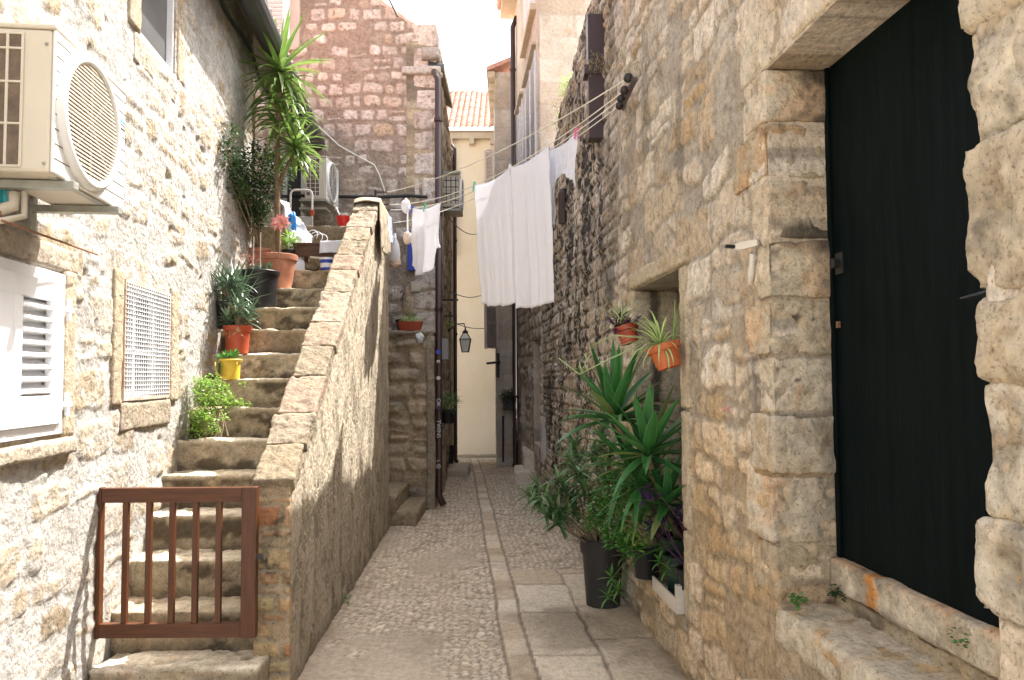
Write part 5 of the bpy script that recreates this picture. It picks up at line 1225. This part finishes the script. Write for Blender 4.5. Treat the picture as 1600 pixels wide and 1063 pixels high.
tag(o, 'crumpled white plastic bag heaped on the back of the brown bench', 'plastic bag')
def blob(name, c, r, mat, sq=(1,1,1), amp=.25, seed=0, freq=3., parent=None, nn=18):
    V = []; fs = []
    for i in range(nn+1):
        for j in range(2*nn):
            th, ph = math.pi*i/nn, math.pi*j/nn; d = np.array([math.sin(th)*math.cos(ph), math.sin(th)*math.sin(ph), math.cos(th)]); V.append(d)
    V = np.array(V); q = 1+amp*fbm(V[:,0]*freq+seed, V[:,1]*freq, V[:,2]*freq, seed=seed, o=4, g=.6)
    V = V*q[:,None]*np.array(sq)*r+np.array(tuple(c))
    for i in range(nn):
        for j in range(2*nn): a = i*2*nn+j; b = i*2*nn+(j+1)%(2*nn); fs.append((a, b, b+2*nn, a+2*nn))
    return link_mesh(name, V, fs, mat, parent, None, True)
o = blob('blue_bag', D(456,350,6.98), .07, m_bluebag, (.7,.6,1.6), .35, 4, 2.); tag(o, 'crumpled bright blue plastic bag among the white bags behind the yucca', 'plastic bag')
# bench
bx0, bx1 = D(463,400,6.95).x, pxx(7)-.20; by0, by1 = 6.82, 7.22
bench = thing('wooden_bench', ((bx0+bx1)/2, 7.0, 2.6), 'low dark brown wooden bench at the top of the stairs holding bags', 'bench')
bt = D(490, 379, by0).z
s = MB().bb(bx0, bx1, by0, by1, bt-.025, bt); s.build('seat', m_oldwood, bench, bevel=.004)
s = MB().bb(bx0+.01, bx1-.01, by0+.01, by0+.03, bt-.13, bt-.026); s.build('apron', m_oldwood, bench)
for x in (bx0+.03, bx1-.03):
    for y in (by0+.05, by1-.03): s = MB().bb(x-.02, x+.02, y-.015, y+.02, 2.60, bt-.0255); s.build('leg', m_oldwood, bench)
o = crumple('white_cloth', lambda a, b: Vector((D(502,380,6.85).x+a*.2, 6.79+ (max(0, b-.35))*.2, bt+.012-(max(0,.35-b))*.33)), 20, 20, m_cloth, amp=.012, seed=17)
tag(o, 'folded white cloth hanging over the right end of the brown bench', 'cloth')
p = D(511, 423, 6.78); c = Vector((p.x, 6.78, 2.60)); t = thing('paint_tub', c, 'blue and white plastic tub under the brown bench', 'tub')
s = MB(); s.lathe([(0,0),(.055,0),(.064,.09),(.064,.092),(0,.092)], c, 20); s.build('tub', m_blue, t, smooth=False)
s = MB(); s.lathe([(0,.0925),(.068,.0925),(.068,.112),(.0,.112)], c, 20); s.build('lid', m_white, t); s = MB(); s.lathe([(.0585,.02),(.0625,.06)], c, 20); s.build('label_band', m_white, t)
s = MB(); s.bar(D(485,402,6.8), D(505,404,6.8), .03, .015); tag(s.build('wooden_stick', m_crate), 'short pale wooden stick lying under the brown bench', 'stick')
o = blob('stone', D(482,418,6.9), .07, m_step, (1.4,.8,.7), .4, 9); tag(o, 'dark rounded stone lying in the shade under the brown bench', 'stone')
s = MB()
for k in range(3):
    p = D(488+k*6, 368+k*3, 6.92); s.tube([p+Vector((.05*math.cos(a)*(1+k*.2), .02*math.sin(a), .05*math.sin(a)*1.1)) for a in [math.pi*j/10 for j in range(-2,12)]], .0035, 5)
tag(s.build('bag_handle', m_bag, smooth=True), 'loops of white bag handles sticking up over the brown bench', 'bag handles')
# red basket with spoon
bk_z = 3.17; p = D(538, 346, 7.62); c = Vector((p.x, 7.62, bk_z)); t = thing('red_basket', c, 'small red plastic basket of pegs standing on the block wall beside the parapet', 'basket')
s = MB(); s.lathe([(0,0),(.058,0),(.078,.10),(.083,.10),(.083,.108),(.072,.108),(.066,.085)], c, 24); s.build('basket', m_redbright, t)
s = MB(); 
for k in range(16): a = k*6.283/16; s.bar(c+Vector((.060*math.cos(a), .060*math.sin(a), .02)), c+Vector((.077*math.cos(a), .077*math.sin(a), .095)), .007)
s.build('ribs', m_redbright, t)
for k in range(9): 
    s = MB(); q = c+Vector((rng.uniform(-.04,.04), rng.uniform(-.04,.04), .10)); s.bar(q, q+Vector((rng.uniform(-.02,.02), rng.uniform(-.03,.0), .03)), .009); s.build('peg', (m_yellow, m_peggreen, m_pegpink)[k % 3], t)
s = MB(); s.tube([c+Vector((-.02,-.02,.08)), c+Vector((-.075,-.02,.185))], .006, 6); s.tube([c+Vector((-.075,-.02,.185)), c+Vector((-.082,-.02,.197))], [.015,.013], 8); tag(s.build('white_spoon', m_white, smooth=True), 'white plastic spoon sticking up out of the red basket', 'spoon')
# folding step ladder
yL = 7.95; x0, x1 = D(454,300,yL).x, D(488,300,yL).x; zt_ = D(470,297,yL).z
t = thing('step_ladder', ((x0+x1)/2, yL, bk_z), 'folding step stool with a pale hoop rail and red joints on the landing', 'step stool')
s = MB(); rr = .05; pts = [Vector((x0, yL, bk_z)), Vector((x0, yL, zt_-rr))]+[Vector((x0+rr-rr*math.cos(a), yL, zt_-rr+rr*math.sin(a))) for a in (.5,1.,1.57)]+[Vector((x1-rr+rr*math.sin(a), yL, zt_-rr+rr*math.cos(a))) for a in (0,.5,1.)]+[Vector((x1, yL, zt_-rr)), Vector((x1, yL, bk_z))]
s.tube(pts, .012, 8); s.build('rail', m_acwhite, t, smooth=True)
s = MB().bb(x0+.014, x1-.014, yL-.01, yL+.01, bk_z+.05, bk_z+.19); s.build('step', m_greyplate, t, bevel=.004)
for x in (x0, x1): s = MB().bb(x-.02, x+.02, yL-.02, yL+.02, bk_z+.20, bk_z+.26); s.build('joint', m_redpot, t, bevel=.004)
xf = D(512, 290, 8.75).x; zf = D(500, 318, 8.9).z
t3, P3, bx3 = ac_unit((xf, 9.0, zf), (0,-1,0), (1,0,0), .62, .52, .27, 'white unit on brackets at the gable wall above the folding step stool', main=False)
s = MB(); bx3(s, .311, .3125, -.24, -.08, .04, .49); s.build('coil_opening', m_coil, t3)
s = MB()
for k in range(10): bx3(s, .3127, .316, -.245, -.075, .04+k*.05-.0025, .04+k*.05+.0025)
for y in (-.24,-.19,-.13,-.08): bx3(s, .3127, .3165, y-.003, y+.003, .04, .49)
s.build('coil_guard', m_acwhite, t3)
for z in (-.03, -.13): 
    s = MB(); bx3(s, .18, .40, -.30, .02, z-.012, z+.012); s.build('bracket', m_galv, t3)

# towel over the parapet top and bits hanging from its end
def drape(y0, y1, hin, hout, xo=0.):
    w_ = .235
    def f(a, b):
        y = y0+(y1-y0)*a; L = hin+w_+hout*(1-.25*abs(a-.5)); q = b*L
        xc = pxx(y)-.083; zt = ptop(y)+.045
        if y < 6.95: zt = ptop(y)+.05
        if q < hin: return Vector((xc-w_/2-.005, y, zt-(hin-q)))
        if q < hin+w_: return Vector((xc-w_/2+(q-hin), y, zt+.012*math.sin(math.pi*(q-hin)/w_)))
        dn = q-hin-w_; return Vector((xc+w_/2+.006+.05*dn+.014*math.sin(a*14)*min(1, dn*5), y+.05*dn*(a-.5), zt-dn))
    return f
o = crumple('towel', drape(6.86, 7.42, .06, .50), 50, 60, m_beige, amp=.012, seed=40, solid=.008, freq=8); tag(o, 'beige towel draped over the top end of the sloping parapet', 'towel')
o = crumple('cloth', drape(7.45, 7.80, .05, .30), 30, 40, m_ltblue, amp=.02, seed=43, solid=.004, freq=10); tag(o, 'pale blue cloth draped on the parapet end behind the beige towel', 'cloth')
p = D(617, 372, 7.9); s = MB(); s.lathe([(0,-.02),(.012,0),(.02,-.06),(.045,-.12),(.06,-.22),(.055,-.30),(.03,-.34),(0,-.36)], p+Vector((0,0,.05)), 16)
hb = s.build('hanging_bag', m_bag, smooth=True); tag(hb, 'white plastic bag hanging from the end of the parapet below the washing lines', 'bag')
o = blob('peg_bag_bottom', p+Vector((0.005,0,-.27)), .062, m_bottle, (1,.9,.9), .3, 12, parent=hb)

# ======================= washing lines
A0 = Vector((pxx(7.55)+.03, 7.55, ptop(7.5)-.0)); LEFT = [A0+Vector((0,.0,.26)), A0+Vector((0,.12,.16)), A0+Vector((0,.20,.12)), A0+Vector((.0,.30,.0))]
def lp(k, s): 
    A, B_ = LEFT[k], PUL[k]; return A.lerp(B_, s) - Vector((0,0,4*(.10,.19,.19,.16)[k]*s*(1-s)))
for k in range(4):
    s = MB(); s.tube([lp(k, i/40) for i in range(41)], .0042, 5); tag(s.build('washing_line', m_line, smooth=True), ['topmost washing line, which carries nothing', 'second washing line from the top, carrying the large white sheets', 'third washing line from the top, carrying the white shirt', 'lowest of the four washing lines, carrying the garments near the parapet'][k], 'washing line', 'washing lines across the lane')
s = MB(); s.bar(LEFT[0]+Vector((-.12,0,.02)), LEFT[0]+Vector((-.12,.02,-.35)), .025); s.bar(LEFT[3]+Vector((-.12,0,.02)), LEFT[3]+Vector((-.12,.02,-.15)), .025); s.bar(LEFT[0]+Vector((-.12,0,.02)), LEFT[3]+Vector((-.12,0,.02)), .02); 
for k in range(4): s.bar(LEFT[k], LEFT[k]+Vector((-.13,0,0)), .012)
tag(s.build('line_hooks', m_dark), 'dark iron hooks holding the washing lines at the parapet end', 'hooks')
def find_s(k, px):
    b = 0; best = 1e9
    for i in range(401):
        p = lp(k, i/400)-CAM; q = CX+F*p.dot(_R)/p.dot(_F)
        if abs(q-px) < best: best = abs(q-px); b = i/400
    return b
def hang(name, k, pxa, pxb, hem, mat, label, cat, shift=(0,0), seed=0, fold=.02, nf=5, nu=44, nv=50, outline=None, solid=.003, dip=0., group=None):
    sa, sb = find_s(k, pxa), find_s(k, pxb); Pn = (PUL[k]-LEFT[k]); Pn.z = 0; Pn.normalize(); nrm = Vector((Pn.y, -Pn.x, 0))
    r_ = random.Random(seed); ph = r_.uniform(0,6); fv = fbm(np.linspace(0, 9, 240), np.zeros(240)+seed*3.3, seed=seed, o=4)
    def f(a, b):
        top = lp(k, sa+(sb-sa)*a); z1 = hem[0]+(hem[1]-hem[0])*a; L = top.z-z1
        if outline: L *= outline(a)
        L += .02*fv[min(239,int(a*239))]+.012*math.sin(math.pi*a); z = top.z+.004-L*b-.03*math.sin(math.pi*a)*(1-b); g = b**.8
        off = fold*.8*g*(.35*math.sin(a*nf*6.283+ph+1.2*b)+2.2*fv[min(239,int(a*239))]+.8*b*fv[min(239,int((a*.5+b*.4)*239))]) + dip*math.sin(math.pi*b)
        return Vector((top.x, top.y, 0))+Vector((0,0,z))+nrm*off+Pn*(.012*math.sin(b*7+ph+a*5)*g)+Vector((shift[0]*b, shift[1]*b, 0))
    o = crumple(name, f, nu, nv, mat, amp=.009, seed=seed, solid=solid, freq=9); return tag(o, label, cat, group)
hang('white_sheet', 1, 741, 797, (2.20, 2.16), m_cloth, 'left one of the two large white sheets hanging over the lane', 'sheet', (.05,0), 1, .013, 2.3, group='white sheets hung across the lane')
hang('white_sheet', 1, 797.5, 858, (2.12, 2.13), m_cloth, 'right one of the two large white sheets, nearer the rubble wall', 'sheet', (.03,0), 2, .013, 2.6, group='white sheets hung across the lane')
hang('white_pillowcase', 2, 846, 866, (2.75, 2.72), m_cloth, 'narrow white cloth just showing behind the right edge of the right sheet', 'cloth', (.0,.0), 5, .01, 1, nu=14)
def shirt(a): return 1-.42*ss(.5-abs(a-.62), .0, .26)*1.0+.10*math.sin(a*9)
hang('white_shirt', 2, 858, 902, (2.78, 2.86), m_cloth, 'short white shirt pegged high near the rubble wall', 'shirt', (-.02,0), 3, .02, 2.4, outline=shirt)
def pyj(a): return .80+.22*ss(a, .05, .30)-.30*ss(a, .78, .84)
hang('white_garment', 2, 644, 688, (2.60, 2.66), m_cloth, 'bunched white shirt and trousers hanging in front of the gable corner', 'garment', (.0,.0), 4, .035, 3.5, outline=pyj)
hang('white_garment', 3, 650, 672, (2.66, 2.66), m_cloth, 'white vest hanging close behind the bunched white shirt', 'garment', (.0,.0), 14, .03, 2.5)
for i, (px, yy_, r0) in enumerate(((637,322,.055),(640,372,.052))):
    p = lp(2, find_s(2, px)); q = Vector((p.x-.02, p.y, D(px, yy_, p.y).z)); o = blob('nude_garment', q, r0, m_skin if i else m_cloth, (.8,.8,1.3), .25, 60+i)
    s = MB(); s.tube([Vector((p.x-.02, p.y, p.z)), q], .008, 5); s.build('strap', m_cloth, o); tag(o, ['upper white bra cup shape hanging left of the bunched garments', 'lower skin coloured bra cup shape hanging left of the bunched garments'][i], 'underwear')
def peg(k, px, mat, label):
    p = lp(k, find_s(k, px)); s = MB(); s.bar(p+Vector((-.004,0,.03)), p+Vector((-.014,0,-.05)), .009, .014); s.bar(p+Vector((.004,0,.03)), p+Vector((.014,0,-.05)), .009, .014); s.bar(p+Vector((-.008,0,.005)), p+Vector((.008,0,.005)), .006)
    tag(s.build('clothes_peg', mat), label, 'clothes peg', 'clothes pegs on the washing lines')
peg(2, 857, m_pegblue, 'blue clothes peg gripping the left corner of the white shirt'); peg(2, 900, m_pegpink, 'pink clothes peg gripping the right corner of the white shirt')
peg(1, 742, m_peggreen, 'green clothes peg at the left corner of the left white sheet'); peg(1, 797, m_white, 'white clothes peg where the two large sheets meet')
peg(2, 645, m_pegblue, 'blue clothes peg on the garments in front of the gable corner'); peg(2, 664, m_peggreen, 'green clothes peg on the garments in front of the gable corner')

# ======================= ledge planters
c = Vector((D(641,517,9.15).x, 9.16, LZ+.03)); t = thing('window_box', c, 'oblong brick red planter with pale variegated leaves on the buttress ledge', 'planter')
V = []; s = MB()
for z, sx_, sy_ in ((0,.125,.055),(.11,.16,.075),(.11,.145,.062),(.08,.14,.06)): V += [(c.x+sx_*math.copysign(abs(math.cos(a))**.5, math.cos(a)), c.y+sy_*math.copysign(abs(math.sin(a))**.5, math.sin(a)), c.z+z) for a in [math.pi*2*k/32 for k in range(32)]]
s.add(V, [(i*32+k, i*32+(k+1)%32, (i+1)*32+(k+1)%32, (i+1)*32+k) for i in range(3) for k in range(32)]+[tuple(range(96,128))]); s.build('planter', m_redpot, t)
s = MB(); 
for k in range(18): a = -.135+.27*k/17; s.bar((c.x+a*.93, c.y-.0735, c.z+.02), (c.x+a, c.y-.078, c.z+.09), .005)
s.build('ribs', m_redpot, t)
s = MB(); r_ = random.Random(50); cluster(s, c+Vector((0,0,.13)), .07, 330, .035, .018, r_, sq=(1.9,.9,.8)); s.build('foliage', lf_pale, t)
c = Vector((D(628,500,9.3).x, 9.3, LZ+.03)); t = thing('potted_plant', c, 'dark green pot with a dry wispy plant behind the red planter', 'potted plant')
pot(t, c, .08, .15, m_greenpot); s = MB(); cluster(s, c+Vector((.03,0,.26)), .13, 260, .05, .008, r_, el=(.2,1.4)); s.build('foliage', lf_dry, t); s = MB(); cluster(s, c+Vector((.12,0,.16)), .09, 120, .04, .014, r_); s.build('green_foliage', lf_mid, t)
o = blob('white_paper', D(656,528,9.05), .045, m_white, (1,.5,1.2), .9, 5, 5.); tag(o, 'crumpled scrap of white paper stuck on the buttress ledge edge', 'paper')
# far plants
def bush(px, py, d, rad, n, mat, label, cat='plant', L=.05, W=.02, potm=None, sq=(1,1,1), el=(-.6,.9), name='hanging_plant', ph=.15):
    p = D(px, py, d); t = thing(name, p-Vector((0,0,rad)), label, cat); s = MB(); r_ = random.Random(int(px)); cluster(s, p, rad, n, L, W, r_, sq, el=el); s.build('foliage', mat, t)
    if potm: pot(t, p-Vector((0,0,rad+ph*.8)), rad*.75, ph, potm)
    return t
bush(701, 508, 10.5, .06, 60, lf_bright, 'little yellow green plant on the side wall below the black iron bracket')
bush(700, 628, 9.9, .14, 160, lf_mid, 'dark potted plant hung behind the graffiti drainpipe', L=.12, W=.02, potm=m_blackpot, ph=.18)
bush(702, 690, 12.7, .13, 10, lf_mid, 'large dark square tub standing on a pale slab at the foot of the side wall', 'tub', potm=m_blackpot, ph=.30, name='plant_tub')
o = rough_box('slab', (sx(12.5)+.16, 12.5, .05), (.40, .9, .14), m_ash, None, seed=300, r=.5, st=.2); tag(o, 'pale slab at the foot of the side wall under the dark tub', 'slab')
t = bush(797, 620, 13.85, .20, 500, lf_dark, 'dark green leafy plant hanging on the far corner house beneath the meter box', L=.06, W=.025, sq=(1,.5,.75))
s = MB().bb(D(786,630,13.9).x, D(806,630,13.9).x, 13.8, 13.98, D(790,640,13.9).z, D(790,622,13.9).z); s.build('trough', m_greypot, t)

# ======================= plants by the niche
PN = 'plants crowded round the niche'
c = G(947, 950, .01); c = Vector((c.x-.01, c.y+.08, .012))
t = thing('potted_oleander', c, 'oleander leaning out into the lane from a tall charcoal pot below the niche', 'potted plant', PN)
pot(t, c, .155, .46, m_greypot, taper=.76, rimh=.10, soil=False); s = MB(); s.lathe([(0,.38),(.13,.375)], c, 20); s.build('soil', m_soil, t)
s = MB(); r_ = random.Random(61); tips = []
base = c+Vector((0,0,.36))
for (px, py, d) in ((845,775,5.0),(835,755,5.15),(870,745,5.1),(820,770,5.3),(862,790,4.95),(905,735,5.0),(890,715,5.25),(925,700,5.2),(880,770,5.1),(945,720,4.9),(955,690,5.0),(850,805,4.9),(895,690,5.5),(940,665,5.2),(915,760,4.9)):
    p = D(px, py, d); tips.append(p); branch(s, base+Vector((r_.uniform(-.06,.06), r_.uniform(-.04,.04), 0)), p, .009, .004, .03, 8, r_)
s.build('stem', m_greystem, t, smooth=True)
s = MB()
for p in tips:
    ax = (p-base).normalized()
    for k in range(44):
        q = p - ax*r_.uniform(0,.18); s.blade(q, r_.uniform(0,6.28), r_.uniform(-.5,1.1), r_.uniform(.11,.18), .024, r_.uniform(.1,1.1), seg=5, rr=r_.random(), fold=.3)
s.build('foliage', lf_olean, t)
# yucca in the niche
c = Vector(RW(4.46, .352, -.16)); t = thing('potted_yucca', c, 'broad dark green yucca with three crowns growing from a dark tub in the niche', 'potted plant', PN)
pot(t, c, .15, .30, m_greenpot)
r_ = random.Random(62)
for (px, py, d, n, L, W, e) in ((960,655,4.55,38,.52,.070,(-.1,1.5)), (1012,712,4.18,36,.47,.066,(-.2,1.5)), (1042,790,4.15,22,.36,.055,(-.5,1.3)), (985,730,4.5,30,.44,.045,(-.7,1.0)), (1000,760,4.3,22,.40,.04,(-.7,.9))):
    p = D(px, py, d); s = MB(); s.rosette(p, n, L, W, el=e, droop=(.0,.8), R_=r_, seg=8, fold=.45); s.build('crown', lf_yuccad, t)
    s = MB(); branch(s, c+Vector((r_.uniform(-.05,.05), r_.uniform(-.05,.05), .25)), p, .022, .018, .03, 6, r_); s.build('trunk', m_bark, t, smooth=True)
# crate with pots on the niche sill
cr_ = thing('wooden_crate', RW(4.15, .352, .0), 'shallow whitewashed wooden crate on the niche sill holding dark pots', 'crate')
u0, u1, h0, h1 = 3.95*KR, 4.42*KR, -.20, .055; zc0 = .354
s = MB(); rbox(s, u0, u1, zc0, zc0+.012, h0, h1); s.build('base', m_crate, cr_)
s = MB(); rbox(s, u0, u1, zc0+.013, zc0+.075, h1-.010, h1); s.build('side_slat', m_crate, cr_)
s = MB(); rbox(s, u0, u0+.012, zc0+.013, zc0+.12, h0, h1-.0105); s.build('end_board', m_crate, cr_)
s = MB(); rbox(s, u0+.013, u0+.06, zc0+.013, zc0+.14, h1-.035, h1-.0105); s.build('corner_post', m_crate, cr_)
r_ = random.Random(64)
c = Vector(RW(4.28, .368, -.07)); t = thing('potted_spider_plant', c, 'bushy bright green spider plant trailing babies over the charcoal pot', 'potted plant', PN)
pot(t, c, .10, .22, m_greenpot); s = MB()
for (px, py, d) in ((985,800,4.35),(1005,790,4.3),(1025,800,4.2),(970,820,4.45),(1000,820,4.25),(1030,785,4.2)): s.rosette(D(px,py,d), 24, .22, .016, el=(-.4,1.3), droop=(.5,1.6), R_=r_)
s.build('foliage', lf_mid, t)
s = MB(); r2 = random.Random(65)
for (px, py, d) in ((955,905,4.35),(965,925,4.3),(1030,880,4.0),(1040,895,3.98),(975,870,4.35),(950,935,4.4)): 
    s = MB(); s2 = D(px,py,d); s.rosette(s2, 13, .095, .013, el=(-.5,1.2), droop=(.2,1.), R_=r2); s.build('plantlet', lf_mid, t)
s = MB()
for (px, py, d) in ((955,905,4.35),(965,925,4.3),(1030,880,4.0),(950,935,4.4)): 
    q = D(px,py,d); a = c+Vector((0,0,.3)); m_ = a.lerp(q,.5)+Vector((-.06,-.02,.06)); s.tube([a, m_, q], .003, 5)
s.build('runner', lf_mid, t)
c = Vector(RW(4.05, .368, -.06)); t = thing('potted_tradescantia', c, 'purple leaved trailing plant at the near end of the wooden crate', 'potted plant', PN)
pot(t, c, .085, .20, m_blackpot); s = MB(); st_m = MB()
for k in range(8):
    q = D(r_.uniform(1010,1066), r_.uniform(755,840), r_.uniform(3.98,4.2)); branch(st_m, c+Vector((0,0,.18)), q, .003, .002, .05, 6, r_); 
    for j in range(7): s.blade(q+Vector((r_.uniform(-.03,.03), r_.uniform(-.03,.03), r_.uniform(-.06,.02))), r_.uniform(0,6.28), r_.uniform(-.3,.8), .085, .030, r_.uniform(.2,1.), seg=4, rr=r_.random())
s.build('foliage', lf_violet, t); st_m.build('stem', lf_purple, t)
c = Vector(RW(4.70, .352, .02)); t = thing('potted_geranium', c, 'yellow green leafy plant filling the gap between the oleander and the yucca', 'potted plant', PN)
pot(t, c, .10, .18, m_blackpot); s = MB()
for (px, py, d, rad, n) in ((945,790,4.75,.11,220),(960,760,4.8,.10,180),(965,835,4.5,.10,200),(985,850,4.35,.07,120),(935,815,4.8,.08,120),(985,770,4.6,.10,180)): cluster(s, D(px,py,d), rad, n, .048, .034, r_)
s.build('foliage', lf_mid, t)
s = MB(); cluster(s, D(1000,845,4.2), .06, 50, .03, .02, r_); cluster(s, D(985,830,4.3), .05, 40, .03, .02, r_); s.build('young_leaf', lf_bright, t)
# hanging pots
def hpot(px, py, d, rt, h, tiltd, mat, label):
    p = D(px, py, d); T = Matrix.Rotation(R(tiltd), 3, 'Y') @ Matrix.Rotation(R(-8), 3, 'X'); c = p - T @ Vector((0,0,h/2))
    t = thing('hanging_pot', c, label, 'hanging pot', 'pots hung beside the niche'); pot(t, c, rt, h, mat, taper=.70, rimh=.035, tilt=T)
    tp = c + T @ Vector((0,0,h)); wl = WR(CX+F*(tp.x/tp.y), 500, 0); wx = Vector((rx(tp.y), tp.y, tp.z+.04))
    s = MB(); s.tube([tp+Vector((rt*.8,0,-.01)), tp+Vector((rt,0,.05)), wx], .003, 5); s.build('wire', m_galv, t); return t, tp
t, tp = hpot(1041, 557, 3.84, .088, .125, -16, m_orange, 'bright orange tilted hanging pot with a striped spider plant, nearest side of the niche')
s = MB(); r_ = random.Random(71); s.rosette(tp-Vector((.01,0,.02)), 44, .27, .015, el=(.0,1.35), droop=(.9,1.9), R_=r_, az=(1.6,5.2), seg=8)
for k in range(8): s.blade(tp+Vector((.05,0,-.02)), r_.uniform(-.6,.6), 1.2+r_.uniform(0,.3), r_.uniform(.2,.28), .016, -.1, rr=r_.random(), seg=6)
s.build('foliage', lf_spider, t)
s = MB(); run = []
for (ax_, ay_, q) in ((905,585,((1000,540),(955,560),(905,585),(873,560))), (0,0,((1005,528),(960,524),(925,540),(925,545)))):
    s.tube([D(x, y, 3.95+.12*i) for i, (x, y) in enumerate(q)], .004, 5)
s.build('runner', lf_pale, t, smooth=True)
for q_ in ((908,583),(916,566)): s = MB(); s.rosette(D(*q_,4.2), 9, .06, .010, R_=r_); s.build('plantlet', lf_spider, t)
t, tp = hpot(981, 523, 4.62, .075, .115, -14, m_redpot, 'red brown hanging pot with purple leaves, at the far side of the niche')
s = MB(); r_ = random.Random(72)
for k in range(46): s.blade(tp+Vector((r_.uniform(-.07,.07), r_.uniform(-.04,.04), r_.uniform(-.03,.03))), r_.uniform(0,6.28), r_.uniform(-.5,.9), .13, .026, r_.uniform(.1,.7), seg=4, rr=r_.random())
s.blade(tp, 0, 1.5, .22, .03, 0, seg=4); s.build('purple_foliage', lf_purple, t)
s = MB(); s.rosette(tp+Vector((-.02,0,0)), 26, .26, .013, el=(.2,1.3), droop=(.8,1.7), R_=r_, seg=8); s.build('striped_foliage', lf_spider, t)
# weeds and tufts
def tuft(p, n, rad, mat, label, L=.03, W=.016, el=(-.4,1.)):
    s = MB(); r_ = random.Random(int(abs(p.x*1000+p.z*77))); cluster(s, p, rad, n, L, W, r_, el=el); return tag(s.build('weed', mat), label, 'weed', 'weeds growing out of the walls')
P_ = lambda px, py, o=.02: WR(px, py, o)
def qj(px, py, y=2.80): return D(px, py, y)
tuft(qj(1246, 938, 2.72), 60, .028, lf_mid, 'bright green weed at the left foot of the door jamb', .022, .016)
tuft(qj(1309, 926, 2.76), 80, .028, lf_dark, 'darker weed in the inner corner between jamb and doorstep', .022, .014)
tuft(D(1500, 1000, 2.1), 30, .03, lf_mid, 'small weed below the door sill near the right edge of the photo', .02, .014)
tuft(P_(932, 100, .08), 160, .09, lf_dry, 'dry brown tuft hanging over the long iron beam', .05, .006, (-1.2,.8))
tuft(P_(1000, 108, .03), 90, .06, lf_dry, 'brownish tuft growing just right of the washing line bracket', .04, .006)
for px, py, r0, lab in ((886,105,.16,'green tuft on the sloping top of the rubble wall, the highest one'), (877,135,.18,'yellowish tuft on the sloping top of the rubble wall below the highest one'), (872,180,.13,'small green tuft low on the sloping wall top near the washing lines')):
    y0 = WR(px, py).y; tuft(Vector((rx(y0)+.06, y0, rtop(y0*KR)+.03)), 220, r0, lf_bright if r0 != .18 else lf_dry, lab, .05, .014)
tuft(G(540, 938, .03), 60, .05, lf_mid, 'low green weed at the foot of the parapet wall', .02, .012)
s = None
